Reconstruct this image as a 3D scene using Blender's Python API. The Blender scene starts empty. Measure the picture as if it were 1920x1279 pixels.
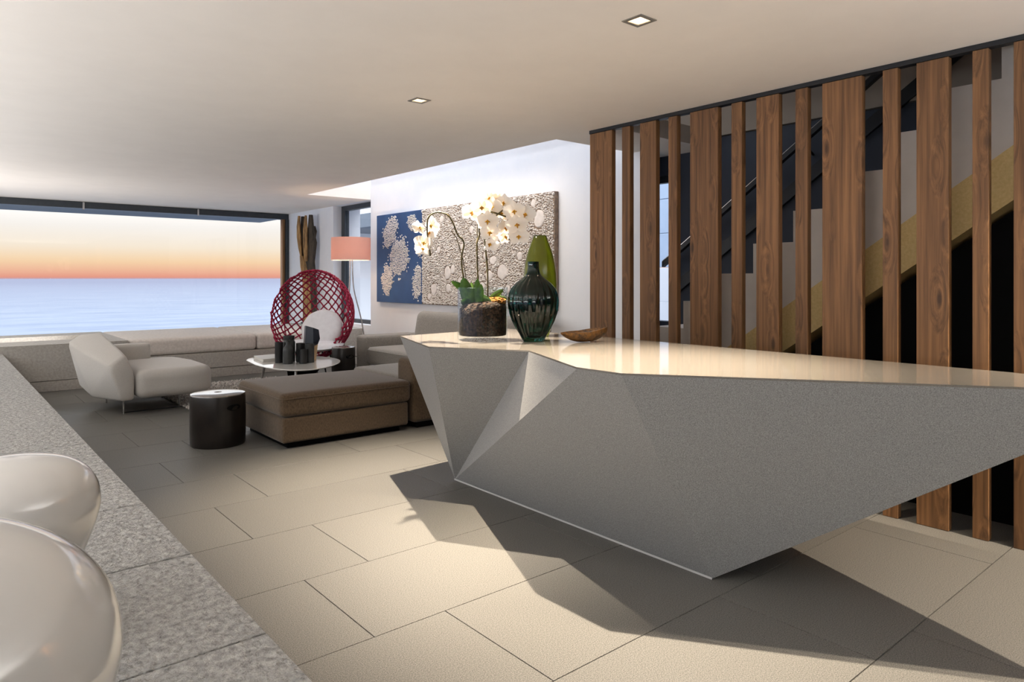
import bpy, bmesh, math, random
from mathutils import Vector, Matrix, noise
R_ = random.Random(7)
SC = bpy.context.scene
COL = SC.collection
PI = math.pi

# ------------------------------------------------------------------ camera
cd = bpy.data.cameras.new('camera')
cam = bpy.data.objects.new('camera', cd)
COL.objects.link(cam)
cam.location = (0, 0, 1.35)
cam.rotation_euler = (math.radians(90), 0, math.radians(-40))
cd.sensor_width = 36.0
cd.lens = 1300.0 / 1920.0 * 36.0
cd.shift_y = -118.0 / 1920.0
cd.clip_start = 0.05
cd.clip_end = 60000
SC.camera = cam

# ------------------------------------------------------------------ sky
W = bpy.data.worlds.new('sky')
SC.world = W
W.use_nodes = True
wn = W.node_tree.nodes
wl = W.node_tree.links
wn.clear()
wo = wn.new('ShaderNodeOutputWorld')
wb = wn.new('ShaderNodeBackground')
wt = wn.new('ShaderNodeTexCoord')
ws = wn.new('ShaderNodeSeparateXYZ')
wm = wn.new('ShaderNodeMapRange')
wr = wn.new('ShaderNodeValToRGB')
wm.inputs['From Min'].default_value = -0.2
wm.inputs['From Max'].default_value = 1.0
wl.new(wt.outputs['Generated'], ws.inputs[0])
wl.new(ws.outputs['Z'], wm.inputs['Value'])
wl.new(wm.outputs['Result'], wr.inputs['Fac'])
wl.new(wr.outputs['Color'], wb.inputs['Color'])
wl.new(wb.outputs[0], wo.inputs[0])


def lin(r, g, b):
    def f(c):
        c /= 255.0
        return c / 12.92 if c <= 0.04045 else ((c + 0.055) / 1.055) ** 2.4
    return (f(r), f(g), f(b), 1.0)


def zf(z):
    return (z + 0.2) / 1.2


SKY = 3.8
cr = wr.color_ramp


def sk(c, k=1.0):
    return tuple(x * k / SKY for x in c[:3]) + (1.0,)


cr.elements[0].position = 0.0
cr.elements[0].color = sk(lin(165, 178, 205))
cr.elements[1].position = zf(-0.002)
cr.elements[1].color = sk(lin(170, 170, 200))
for z, c, k in ((0.001, lin(238, 158, 138), 1), (0.010, lin(248, 190, 158), 1), (0.022, lin(254, 218, 176), 1.02),
                (0.040, lin(252, 236, 216), 1.04), (0.065, lin(251, 244, 238), 1.05), (0.12, lin(248, 246, 246), 1.5),
                (0.35, lin(240, 244, 252), 3.4), (1.0, lin(222, 234, 252), 3.6)):
    e = cr.elements.new(zf(z))
    e.color = sk(c, k)
wb.inputs['Strength'].default_value = SKY

SC.view_settings.view_transform = 'Standard'
SC.view_settings.look = 'None'
SC.view_settings.exposure = 0.0
SC.view_settings.gamma = 1.0
SC.view_settings.use_curve_mapping = False
cy = SC.cycles
cy.use_denoising = True
cy.max_bounces = 10
cy.diffuse_bounces = 5
cy.glossy_bounces = 4
cy.transmission_bounces = 10
cy.transparent_max_bounces = 12
cy.caustics_reflective = False
cy.caustics_refractive = False
cy.sample_clamp_indirect = 6.0


def light(name, kind, loc, power, color, rot=(0, 0, 0), **kw):
    d = bpy.data.lights.new(name, kind)
    d.energy = power
    d.color = color
    for k, v in kw.items():
        setattr(d, k, v)
    o = bpy.data.objects.new(name, d)
    o.location = loc
    o.rotation_euler = rot
    COL.objects.link(o)
    return o


# daylight through the glazed west side and the roof light; the rear one is added fill
light('west_daylight', 'AREA', (-2.5, 4.2, 1.5), 8, (0.92, 0.95, 1.0), (0, math.radians(-90), 0),
      shape='RECTANGLE', size=2.0, size_y=12.0)
light('rear_fill', 'AREA', (0.5, -2.9, 1.5), 0.5, (0.95, 0.96, 1.0), (math.radians(90), 0, 0),
      shape='RECTANGLE', size=5.0, size_y=2.0)
light('roof_daylight', 'AREA', (4.68, 7.0, 5.9), 98, (0.92, 0.95, 1.0), (0, 0, 0),
      shape='RECTANGLE', size=0.95, size_y=5.0)
# added fill lights, no such lamps: ledge, rear and bench trough, to brighten the ceiling
light('ledge_ceiling_fill', 'AREA', (-2.08, 5.6, 1.30), 345, (0.95, 0.97, 1.0), (math.radians(180), math.radians(12), 0),
      shape='RECTANGLE', size=0.95, size_y=11.0)
light('rear_ceiling_fill', 'AREA', (2.6, -2.0, 1.34), 190, (0.92, 0.96, 1.0), (math.radians(180), 0, 0),
      shape='RECTANGLE', size=2.4, size_y=1.2)
light('trough_ceiling_fill', 'AREA', (-0.4, 10.84, 0.38), 45, (1.0, 0.97, 0.95), (math.radians(180), 0, 0),
      shape='RECTANGLE', size=3.6, size_y=0.55)
light('art_washer', 'AREA', (4.35, 6.75, 3.0), 11, (1.0, 0.86, 0.70), (0, math.radians(-28), 0), shape='RECTANGLE', size=0.08, size_y=3.0,
      spread=math.radians(80))
WARM = (1.0, 0.86, 0.68)
SPOT_W = 1180
# ceiling spot beside the slat screen, just outside the frame on the right
light('slat_spot', 'SPOT', (4.0, -0.05, 2.55), SPOT_W * 0.6, WARM, (0, 0, 0), spot_size=math.radians(125), spot_blend=0.95, shadow_soft_size=0.012)

# ------------------------------------------------------------------ materials
MATS = {}


def mat(name, c1, c2=None, scale=40.0, rough=0.6, spec=0.4, bump=0.0, bscale=None, bdist=0.002, detail=4.0,
        stretch=None, metal=0.0, coat=0.0, sheen=0.0, contrast=(0.35, 0.65), vary=0.0, trans=0.0, emit=None):
    m = bpy.data.materials.new(name)
    m.use_nodes = True
    n, l = m.node_tree.nodes, m.node_tree.links
    b = n['Principled BSDF']
    b.inputs['Roughness'].default_value = rough
    b.inputs['Specular IOR Level'].default_value = spec
    b.inputs['Metallic'].default_value = metal
    b.inputs['Coat Weight'].default_value = coat
    b.inputs['Coat Roughness'].default_value = 0.05
    b.inputs['Sheen Weight'].default_value = sheen
    b.inputs['Transmission Weight'].default_value = trans
    tc = n.new('ShaderNodeNewGeometry')
    mp = n.new('ShaderNodeMapping')
    if stretch:
        mp.inputs['Scale'].default_value = stretch
    l.new(tc.outputs['Position'], mp.inputs['Vector'])
    if c2 is None:
        b.inputs['Base Color'].default_value = c1
        colsock = None
    else:
        nz = n.new('ShaderNodeTexNoise')
        nz.inputs['Scale'].default_value = scale
        nz.inputs['Detail'].default_value = detail
        nz.inputs['Roughness'].default_value = 0.65
        l.new(mp.outputs[0], nz.inputs['Vector'])
        rp = n.new('ShaderNodeValToRGB')
        rp.color_ramp.elements[0].position = contrast[0]
        rp.color_ramp.elements[1].position = contrast[1]
        rp.color_ramp.elements[0].color = c1
        rp.color_ramp.elements[1].color = c2
        l.new(nz.outputs['Fac'], rp.inputs['Fac'])
        colsock = rp.outputs['Color']
        if vary:
            oi = n.new('ShaderNodeObjectInfo')
            mr = n.new('ShaderNodeMapRange')
            mr.inputs['To Min'].default_value = 1 - vary
            mr.inputs['To Max'].default_value = 1 + vary
            l.new(oi.outputs['Random'], mr.inputs['Value'])
            hs = n.new('ShaderNodeHueSaturation')
            l.new(colsock, hs.inputs['Color'])
            l.new(mr.outputs[0], hs.inputs['Value'])
            colsock = hs.outputs['Color']
        l.new(colsock, b.inputs['Base Color'])
    if bump:
        bz = n.new('ShaderNodeTexNoise')
        bz.inputs['Scale'].default_value = bscale or scale
        bz.inputs['Detail'].default_value = 3.0
        l.new(mp.outputs[0], bz.inputs['Vector'])
        bp = n.new('ShaderNodeBump')
        bp.inputs['Strength'].default_value = bump
        bp.inputs['Distance'].default_value = bdist
        l.new(bz.outputs['Fac'], bp.inputs['Height'])
        l.new(bp.outputs['Normal'], b.inputs['Normal'])
    if emit:
        b.inputs['Emission Color'].default_value = emit[0]
        b.inputs['Emission Strength'].default_value = emit[1]
    MATS[name] = m
    return m


def pane_mat(name, tint, refl=1.0):
    m = bpy.data.materials.new(name)
    m.use_nodes = True
    n, l = m.node_tree.nodes, m.node_tree.links
    n.clear()
    o = n.new('ShaderNodeOutputMaterial')
    t = n.new('ShaderNodeBsdfTransparent')
    g = n.new('ShaderNodeBsdfGlossy')
    f = n.new('ShaderNodeLayerWeight')
    pw = n.new('ShaderNodeMath')
    pw.operation = 'POWER'
    pw.inputs[1].default_value = 5.5
    ma = n.new('ShaderNodeMath')
    ma.operation = 'MULTIPLY_ADD'
    ma.inputs[1].default_value = 0.9
    ma.inputs[2].default_value = 0.025
    x = n.new('ShaderNodeMixShader')
    k = n.new('ShaderNodeMath')
    k.operation = 'MULTIPLY'
    k.inputs[1].default_value = refl
    t.inputs['Color'].default_value = tint
    g.inputs['Roughness'].default_value = 0.01
    f.inputs['Blend'].default_value = 0.5
    l.new(f.outputs['Facing'], pw.inputs[0])
    l.new(pw.outputs[0], ma.inputs[0])
    l.new(ma.outputs[0], k.inputs[0])
    l.new(k.outputs[0], x.inputs[0])
    l.new(t.outputs[0], x.inputs[1])
    l.new(g.outputs[0], x.inputs[2])
    l.new(x.outputs[0], o.inputs[0])
    MATS[name] = m
    return m


def wood_mat(name, dark, light_, knot, gscale=42.0):
    m = bpy.data.materials.new(name)
    m.use_nodes = True
    n, l = m.node_tree.nodes, m.node_tree.links
    b = n['Principled BSDF']
    b.inputs['Roughness'].default_value = 0.55
    b.inputs['Specular IOR Level'].default_value = 0.35
    tc = n.new('ShaderNodeTexCoord')
    oi = n.new('ShaderNodeObjectInfo')
    mu = n.new('ShaderNodeMath')
    mu.operation = 'MULTIPLY'
    mu.inputs[1].default_value = 37.0
    l.new(oi.outputs['Random'], mu.inputs[0])
    cb = n.new('ShaderNodeCombineXYZ')
    for i in range(3):
        l.new(mu.outputs[0], cb.inputs[i])
    ad = n.new('ShaderNodeVectorMath')
    ad.operation = 'ADD'
    l.new(tc.outputs['Object'], ad.inputs[0])
    l.new(cb.outputs[0], ad.inputs[1])
    # knots: a stretched voronoi whose cell centres pull the grain aside
    mk = n.new('ShaderNodeMapping')
    mk.inputs['Scale'].default_value = (5.0, 8.0, 2.3)
    l.new(ad.outputs[0], mk.inputs['Vector'])
    vo = n.new('ShaderNodeTexVoronoi')
    vo.inputs['Scale'].default_value = 1.0
    l.new(mk.outputs[0], vo.inputs['Vector'])
    mg = n.new('ShaderNodeMapping')
    mg.inputs['Scale'].default_value = (gscale, gscale, 1.1)
    l.new(ad.outputs[0], mg.inputs['Vector'])
    kd = n.new('ShaderNodeMapRange')
    kd.inputs['From Min'].default_value = 0.0
    kd.inputs['From Max'].default_value = 0.45
    kd.inputs['To Min'].default_value = 2.4
    kd.inputs['To Max'].default_value = 0.0
    l.new(vo.outputs['Distance'], kd.inputs['Value'])
    a2 = n.new('ShaderNodeVectorMath')
    a2.operation = 'ADD'
    l.new(mg.outputs[0], a2.inputs[0])
    l.new(kd.outputs[0], a2.inputs[1])
    nz = n.new('ShaderNodeTexNoise')
    nz.inputs['Scale'].default_value = 1.0
    nz.inputs['Detail'].default_value = 5.0
    nz.inputs['Roughness'].default_value = 0.6
    l.new(a2.outputs[0], nz.inputs['Vector'])
    rp = n.new('ShaderNodeValToRGB')
    rp.color_ramp.elements[0].position = 0.33
    rp.color_ramp.elements[1].position = 0.68
    rp.color_ramp.elements[0].color = dark
    rp.color_ramp.elements[1].color = light_
    l.new(nz.outputs['Fac'], rp.inputs['Fac'])
    kr = n.new('ShaderNodeMapRange')
    kr.inputs['From Min'].default_value = 0.05
    kr.inputs['From Max'].default_value = 0.15
    kr.inputs['To Min'].default_value = 0.85
    kr.inputs['To Max'].default_value = 0.0
    l.new(vo.outputs['Distance'], kr.inputs['Value'])
    mx = n.new('ShaderNodeMix')
    mx.data_type = 'RGBA'
    l.new(kr.outputs[0], mx.inputs['Factor'])
    l.new(rp.outputs['Color'], mx.inputs['A'])
    mx.inputs['B'].default_value = knot
    hs = n.new('ShaderNodeHueSaturation')
    mr = n.new('ShaderNodeMapRange')
    mr.inputs['To Min'].default_value = 0.85
    mr.inputs['To Max'].default_value = 1.15
    l.new(oi.outputs['Random'], mr.inputs['Value'])
    l.new(mr.outputs[0], hs.inputs['Value'])
    l.new(mx.outputs['Result'], hs.inputs['Color'])
    l.new(hs.outputs['Color'], b.inputs['Base Color'])
    bp = n.new('ShaderNodeBump')
    bp.inputs['Strength'].default_value = 0.25
    bp.inputs['Distance'].default_value = 0.002
    l.new(nz.outputs['Fac'], bp.inputs['Height'])
    l.new(bp.outputs['Normal'], b.inputs['Normal'])
    MATS[name] = m
    return m


mat('tile', lin(66, 64, 61), lin(118, 115, 109), scale=230, rough=0.5, spec=0.45, bump=0.05, bscale=500, bdist=0.0008,
    contrast=(0.37, 0.63), vary=0.05, detail=3.0)
mat('grout', lin(70, 64, 58), rough=0.9)
mat('rough_stone', lin(114, 113, 110), lin(180, 177, 172), scale=38, rough=0.85, spec=0.25, bump=1.0, bscale=62, bdist=0.016,
    contrast=(0.3, 0.7), vary=0.04, detail=6)
mat('bench_stone', lin(156, 151, 144), lin(176, 171, 163), scale=40, rough=0.8, bump=0.4, bscale=70, bdist=0.004)
mat('plaster', lin(243, 235, 226), lin(246, 238, 229), scale=3, rough=0.9, spec=0.15)
mat('white_paint', lin(236, 237, 240), lin(240, 240, 242), scale=3, rough=0.85, spec=0.2)
mat('counter_side', lin(116, 115, 115), lin(168, 167, 165), scale=260, rough=0.45, spec=0.35, contrast=(0.3, 0.7), detail=2)
mat('counter_top', lin(102, 97, 90), lin(126, 120, 112), scale=260, rough=0.09, spec=0.6, contrast=(0.3, 0.7), detail=2)
mat('counter_line', lin(190, 188, 186), rough=0.5)
wood_mat('slat_wood', lin(88, 61, 38), lin(138, 99, 64), lin(60, 40, 25))
mat('black_metal', lin(26, 27, 30), rough=0.45, spec=0.4)
mat('frame_metal', lin(58, 62, 66), lin(64, 68, 72), scale=20, rough=0.4, metal=0.3)
mat('bronze', lin(150, 112, 76), rough=0.4, metal=0.6)
mat('navy_paint', lin(36, 42, 54), lin(40, 46, 58), scale=4, rough=0.6)
mat('upper_paint', lin(150, 138, 126), rough=0.8)
mat('black_paint', lin(10, 10, 11), rough=0.8, spec=0.1)
mat('stair_white', lin(206, 200, 194), lin(212, 206, 200), scale=6, rough=0.7)
mat('lamplit_plaster', lin(205, 178, 120), lin(218, 192, 136), scale=60, rough=0.7, bump=0.3, bdist=0.002)  # gold tint of warm lamplight put into the base colour
mat('linen', lin(112, 105, 97), lin(138, 131, 122), scale=140, rough=0.95, spec=0.15, bump=0.4, bscale=260, bdist=0.0015,
    sheen=0.2, stretch=(1, 1, 0.35))
mat('linen_brown', lin(70, 57, 44), lin(96, 80, 63), scale=140, rough=0.95, spec=0.15, bump=0.4, bscale=260, bdist=0.0015,
    sheen=0.2, stretch=(1, 1, 0.35))
mat('felt', lin(174, 169, 162), lin(184, 179, 172), scale=160, rough=0.95, spec=0.15, bump=0.2, bscale=200, bdist=0.001, sheen=0.25)
mat('white_cloth', lin(212, 208, 208), lin(220, 217, 217), scale=14, rough=0.9, bump=0.3, bscale=16, bdist=0.01, sheen=0.2)
mat('bench_cloth', lin(196, 188, 180), lin(212, 204, 196), scale=30, rough=0.9, bump=0.2, bscale=90, bdist=0.001)
mat('white_gloss', lin(226, 222, 214), rough=0.08, spec=0.55, coat=0.5)
mat('pod_white', lin(192, 188, 182), lin(196, 192, 186), scale=3, rough=0.10, spec=0.6, coat=0.6)
mat('dark_glaze', lin(24, 20, 18), lin(36, 30, 26), scale=8, rough=0.3, spec=0.4, coat=0.0)
mat('glaze_top', lin(92, 84, 76), lin(120, 110, 100), scale=6, rough=0.16, spec=0.7, coat=0.6)
mat('charcoal', lin(46, 48, 48), lin(54, 55, 55), scale=20, rough=0.45)
mat('black_ceramic', lin(28, 28, 29), rough=0.4)
mat('slate_blue', lin(28, 36, 48), rough=0.4)
mat('pale_wood', lin(176, 146, 108), lin(196, 166, 126), scale=40, rough=0.6)
mat('steel', lin(190, 188, 186), rough=0.25, metal=0.9)
mat('rope_red', lin(122, 14, 44), lin(164, 26, 64), scale=90, rough=0.75, bump=0.5, bscale=160, bdist=0.002)
mat('paper', lin(206, 202, 194), rough=0.8)
mat('book_cover', lin(196, 194, 188), lin(204, 202, 196), scale=10, rough=0.5)
mat('rug_base', lin(120, 112, 106), rough=0.95)
mat('rug_pile', lin(140, 133, 127), lin(226, 220, 212), scale=60, rough=0.95, contrast=(0.3, 0.7))
mat('driftwood', lin(104, 80, 54), lin(190, 150, 98), scale=26, rough=0.8, bump=0.6, bscale=40, bdist=0.006, stretch=(1, 1, 0.15))
mat('driftwood_dark', lin(46, 42, 38), lin(92, 82, 70), scale=26, rough=0.85, bump=0.6, bscale=40, bdist=0.006, stretch=(1, 1, 0.15))
mat('art_blue', lin(34, 66, 112), lin(42, 78, 124), scale=2, rough=0.5)
mat('art_white', lin(206, 198, 192), lin(226, 218, 212), scale=9, rough=0.75)
mat('art_ground', lin(120, 104, 92), lin(150, 130, 112), scale=20, rough=0.9)
mat('art_bead', lin(214, 206, 198), lin(234, 227, 221), scale=9, rough=0.6)
mat('leaf_green', lin(44, 74, 26), lin(92, 124, 48), scale=14, rough=0.4, spec=0.5)
mat('stem_green', lin(52, 48, 22), lin(92, 80, 40), scale=30, rough=0.6)
mat('lip_yellow', lin(206, 160, 20), lin(150, 84, 20), scale=90, rough=0.6)
mat('bark', lin(22, 15, 10), lin(84, 58, 38), scale=60, rough=0.95, bump=1.0, bscale=70, bdist=0.02, contrast=(0.4, 0.75))
mat('moss', lin(120, 70, 22), lin(196, 130, 52), scale=70, rough=0.95, bump=1.0, bscale=80, bdist=0.02)
mat('bowl_wood', lin(40, 25, 11), lin(108, 72, 28), scale=46, rough=0.45, bump=0.6, bscale=60, bdist=0.004)
mat('sea_water', lin(92, 106, 130), lin(118, 128, 142), scale=0.05, rough=0.5, spec=0.2, stretch=(0.3, 1.0, 1.0), detail=8,
    contrast=(0.36, 0.6))
mat('ext_grey', lin(120, 128, 138), lin(126, 134, 144), scale=4, rough=0.8)
mat('ext_white', lin(250, 250, 252), rough=0.8)
mat('ext_blue', lin(186, 204, 226), lin(198, 214, 234), scale=2, rough=0.6)
mat('lamp_glow', lin(255, 240, 220), rough=0.5, emit=(lin(255, 226, 190), 14.0))
mat('chrome_trim', lin(150, 146, 138), rough=0.35, metal=0.6)


def horizon_tint(m):
    # far water darker and violet: haze at the horizon put into its colour
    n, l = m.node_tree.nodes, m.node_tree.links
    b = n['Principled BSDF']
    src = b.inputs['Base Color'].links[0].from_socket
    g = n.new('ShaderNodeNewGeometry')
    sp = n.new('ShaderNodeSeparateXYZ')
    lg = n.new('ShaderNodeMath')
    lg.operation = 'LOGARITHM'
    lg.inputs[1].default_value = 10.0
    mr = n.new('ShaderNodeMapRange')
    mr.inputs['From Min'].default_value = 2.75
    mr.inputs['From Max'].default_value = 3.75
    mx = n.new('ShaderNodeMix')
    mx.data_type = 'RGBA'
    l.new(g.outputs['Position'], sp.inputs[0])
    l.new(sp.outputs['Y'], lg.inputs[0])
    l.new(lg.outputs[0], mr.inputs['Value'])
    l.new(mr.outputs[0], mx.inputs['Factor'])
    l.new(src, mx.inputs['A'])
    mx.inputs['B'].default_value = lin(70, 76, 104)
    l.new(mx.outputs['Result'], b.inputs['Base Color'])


horizon_tint(MATS['sea_water'])
pane_mat('clear_pane', (0.97, 0.98, 0.98, 1), 0.5)
pane_mat('jar_glass', (0.95, 0.97, 0.97, 1), 0.9)


def petal_mat():
    m = bpy.data.materials.new('petal')
    m.use_nodes = True
    n, l = m.node_tree.nodes, m.node_tree.links
    n.clear()
    o = n.new('ShaderNodeOutputMaterial')
    d = n.new('ShaderNodeBsdfDiffuse')
    t = n.new('ShaderNodeBsdfTranslucent')
    x = n.new('ShaderNodeMixShader')
    d.inputs['Color'].default_value = lin(250, 246, 240)
    t.inputs['Color'].default_value = lin(250, 240, 226)
    x.inputs[0].default_value = 0.4
    l.new(d.outputs[0], x.inputs[1])
    l.new(t.outputs[0], x.inputs[2])
    l.new(x.outputs[0], o.inputs[0])
    MATS['petal'] = m
    s = m.copy()
    s.name = 'shade_cloth'
    for q in s.node_tree.nodes:
        if q.type == 'BSDF_DIFFUSE':
            q.inputs['Color'].default_value = lin(230, 200, 188)
        if q.type == 'BSDF_TRANSLUCENT':
            q.inputs['Color'].default_value = lin(236, 192, 172)
    MATS['shade_cloth'] = s


petal_mat()


def glass_mat(name, col, rough=0.0, ior=1.45):
    m = bpy.data.materials.new(name)
    m.use_nodes = True
    b = m.node_tree.nodes['Principled BSDF']
    b.inputs['Base Color'].default_value = col
    b.inputs['Roughness'].default_value = rough
    b.inputs['IOR'].default_value = ior
    b.inputs['Transmission Weight'].default_value = 1.0
    MATS[name] = m


glass_mat('teal_glass', (0.016, 0.13, 0.11, 1))
glass_mat('olive_glass', (0.42, 0.47, 0.09, 1), 0.15)

# ------------------------------------------------------------------ builders
ORG = {}


def empty(name, loc, label, cat, group=None):
    o = bpy.data.objects.new(name, None)
    o.empty_display_size = 0.1
    COL.objects.link(o)
    o.location = loc
    ORG[o.name] = Vector(loc)
    o['label'] = label
    o['category'] = cat
    if group:
        o['group'] = group
    return o


def tag(o, label, cat, group=None):
    o['label'] = label
    o['category'] = cat
    if group:
        o['group'] = group
    return o


def obj(name, bm, m, parent=None, smooth=None, origin=None, kind=None, label=None):
    """bm is in world coordinates; becomes ONE mesh object with its origin at `origin`."""
    org = Vector(origin) if origin is not None else (ORG[parent.name].copy() if parent else Vector((0, 0, 0)))
    bmesh.ops.translate(bm, verts=bm.verts, vec=-org)
    me = bpy.data.meshes.new(name)
    bmesh.ops.recalc_face_normals(bm, faces=bm.faces)
    bm.to_mesh(me)
    bm.free()
    if smooth is not None:
        for p in me.polygons:
            p.use_smooth = True
        me.set_sharp_from_angle(angle=math.radians(smooth))
    ms = m if isinstance(m, (list, tuple)) else [m]
    for q in ms:
        me.materials.append(MATS[q])
    o = bpy.data.objects.new(name, me)
    COL.objects.link(o)
    if parent:
        o.parent = parent
        o.location = org - ORG[parent.name]
    else:
        o.location = org
    ORG[o.name] = org
    if kind:
        o['kind'] = kind
    if label:
        o['label'] = label
    return o


def inst(src, name, loc, parent):
    """another object on the same mesh, its origin at world loc"""
    o = bpy.data.objects.new(name, src.data)
    COL.objects.link(o)
    o.parent = parent
    o.location = Vector(loc) - ORG[parent.name]
    ORG[o.name] = Vector(loc)
    return o


def B():
    return bmesh.new()


def box(bm, x0, x1, y0, y1, z0, z1):
    vs = [bm.verts.new((x, y, z)) for z in (z0, z1) for y in (y0, y1) for x in (x0, x1)]
    for f in ((0, 2, 3, 1), (4, 5, 7, 6), (0, 1, 5, 4), (2, 6, 7, 3), (0, 4, 6, 2), (1, 3, 7, 5)):
        bm.faces.new([vs[i] for i in f])
    return vs


def bevel(bm, w, seg=2):
    bmesh.ops.bevel(bm, geom=list(bm.edges), offset=w, segments=seg, profile=0.6, affect='EDGES', clamp_overlap=True)
    return bm


def bbox(x0, x1, y0, y1, z0, z1, w=0.005, seg=2):
    bm = B()
    box(bm, x0, x1, y0, y1, z0, z1)
    return bevel(bm, w, seg)


def rbox(bm, x0, x1, y0, y1, z0, z1, r, crown=0.0, n=10, mtx=None):
    """upholstered block: subdivided box with rounded edges and a crowned top"""
    c = Vector(((x0 + x1) / 2, (y0 + y1) / 2, (z0 + z1) / 2))
    hx, hy, hz = (x1 - x0) / 2, (y1 - y0) / 2, (z1 - z0) / 2
    t = B()
    bmesh.ops.create_cube(t, size=2.0)
    bmesh.ops.subdivide_edges(t, edges=list(t.edges), cuts=n, use_grid_fill=True)
    r = min(r, hx, hy, hz)
    for v in t.verts:
        p = v.co
        def warp(a, h):
            # put half of the cuts inside the rounding zone
            s = 1 if a >= 0 else -1
            a = abs(a)
            k = 1 - r / h
            return s * ((a / 0.55) * k if a < 0.55 else k + (a - 0.55) / 0.45 * (1 - k)) * h
        q = Vector((warp(p.x, hx), warp(p.y, hy), warp(p.z, hz)))
        inner = Vector((max(-hx + r, min(hx - r, q.x)), max(-hy + r, min(hy - r, q.y)), max(-hz + r, min(hz - r, q.z))))
        d = q - inner
        if d.length > 1e-6:
            d = d.normalized() * r
        w = inner + d
        if crown:
            k = max(0.0, 1 - (w.x / hx) ** 2) * max(0.0, 1 - (w.y / hy) ** 2)
            w.z += crown * k * (1 if w.z > 0 else 0)
        v.co = w
    if mtx is not None:
        bmesh.ops.transform(t, matrix=mtx, verts=t.verts)
    bmesh.ops.translate(t, verts=t.verts, vec=c)
    me = bpy.data.meshes.new('tmp')
    t.to_mesh(me)
    t.free()
    bm.from_mesh(me)
    bpy.data.meshes.remove(me)
    return bm


def rb(*a, **k):
    return rbox(B(), *a, **k)


def hull(bm, pts):
    vs = [bm.verts.new(p) for p in pts]
    r = bmesh.ops.convex_hull(bm, input=vs)
    bmesh.ops.delete(bm, geom=[g for g in r['geom_interior'] if isinstance(g, bmesh.types.BMVert)], context='VERTS')
    return bm


def prism(bm, poly, z0, z1, axis='z'):
    def P(a, b, c):
        return {'z': (a, b, c), 'x': (c, a, b), 'y': (a, c, b)}[axis]
    lo = [bm.verts.new(P(p[0], p[1], z0)) for p in poly]
    hi = [bm.verts.new(P(p[0], p[1], z1)) for p in poly]
    n = len(poly)
    bm.faces.new(lo[::-1])
    bm.faces.new(hi)
    for i in range(n):
        bm.faces.new((lo[i], lo[(i + 1) % n], hi[(i + 1) % n], hi[i]))
    return bm


def tube(bm, path, rad, n=8, cap=True):
    path = [Vector(p) for p in path]
    rings = []
    up = Vector((0, 0, 1))
    prev = None
    for i, p in enumerate(path):
        t = (path[min(i + 1, len(path) - 1)] - path[max(i - 1, 0)]).normalized()
        if prev is None:
            a = t.cross(up)
            if a.length < 0.05:
                a = t.cross(Vector((1, 0, 0)))
            a.normalize()
        else:
            a = (prev - t * prev.dot(t)).normalized()
        prev = a
        b = t.cross(a)
        r = rad[i] if isinstance(rad, (list, tuple)) else rad
        rings.append([bm.verts.new(p + (a * math.cos(2 * PI * k / n) + b * math.sin(2 * PI * k / n)) * r) for k in range(n)])
    for i in range(len(rings) - 1):
        for k in range(n):
            bm.faces.new((rings[i][k], rings[i][(k + 1) % n], rings[i + 1][(k + 1) % n], rings[i + 1][k]))
    if cap:
        bm.faces.new(rings[0][::-1])
        bm.faces.new(rings[-1])
    return bm


def curve(pts, sub=6):
    """Catmull-Rom through pts"""
    P = [Vector(p) for p in pts]
    P = [P[0] * 2 - P[1]] + P + [P[-1] * 2 - P[-2]]
    out = []
    for i in range(1, len(P) - 2):
        for k in range(sub):
            t = k / sub
            a, b, c, d = P[i - 1], P[i], P[i + 1], P[i + 2]
            out.append(0.5 * ((2 * b) + (c - a) * t + (2 * a - 5 * b + 4 * c - d) * t * t + (3 * b - a - 3 * c + d) * t ** 3))
    out.append(P[-2])
    return out


def lathe(bm, prof, c, n=48, flute=None, closed=False):
    """prof: list of (radius, z); flute(i, ang, r) returns a radius"""
    rings = []
    for i, (r, z) in enumerate(prof):
        if r < 1e-5:
            rings.append([bm.verts.new((c[0], c[1], c[2] + z))])
            continue
        ring = []
        for k in range(n):
            a = 2 * PI * k / n
            rr = flute(i, a, r) if flute else r
            ring.append(bm.verts.new((c[0] + rr * math.cos(a), c[1] + rr * math.sin(a), c[2] + z)))
        rings.append(ring)
    seq = list(range(len(rings) - 1))
    for i in seq:
        p, q = rings[i], rings[i + 1]
        for k in range(n):
            k2 = (k + 1) % n
            if len(p) == 1 and len(q) == 1:
                continue
            if len(p) == 1:
                bm.faces.new((p[0], q[k], q[k2]))
            elif len(q) == 1:
                bm.faces.new((p[k], p[k2], q[0]))
            else:
                bm.faces.new((p[k], p[k2], q[k2], q[k]))
    if closed:
        p, q = rings[-1], rings[0]
        for k in range(n):
            k2 = (k + 1) % n
            bm.faces.new((p[k], p[k2], q[k2], q[k]))
    return bm


def struct(name, bm, m, **k):
    return obj(name, bm, m, kind='structure', **k)


# ------------------------------------------------------------------ the room
X_W, X_E, X_S = -2.6, 5.2, 5.6          # west glazing, east wall, stairwell wall
Y_B, Y_N = -3.0, 12.8                   # rear, sea window
Z_C = 2.56
LEDGE_X, LEDGE_Z = 0.64, 0.476
BEN_Y, BEN_Z = 9.85, 0.56

bm = B()
box(bm, X_W, X_S, Y_B, Y_N, -0.2, -0.006)
floor = struct('floor', bm, 'grout')
ORG[floor.name] = Vector((0, 0, 0))


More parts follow.
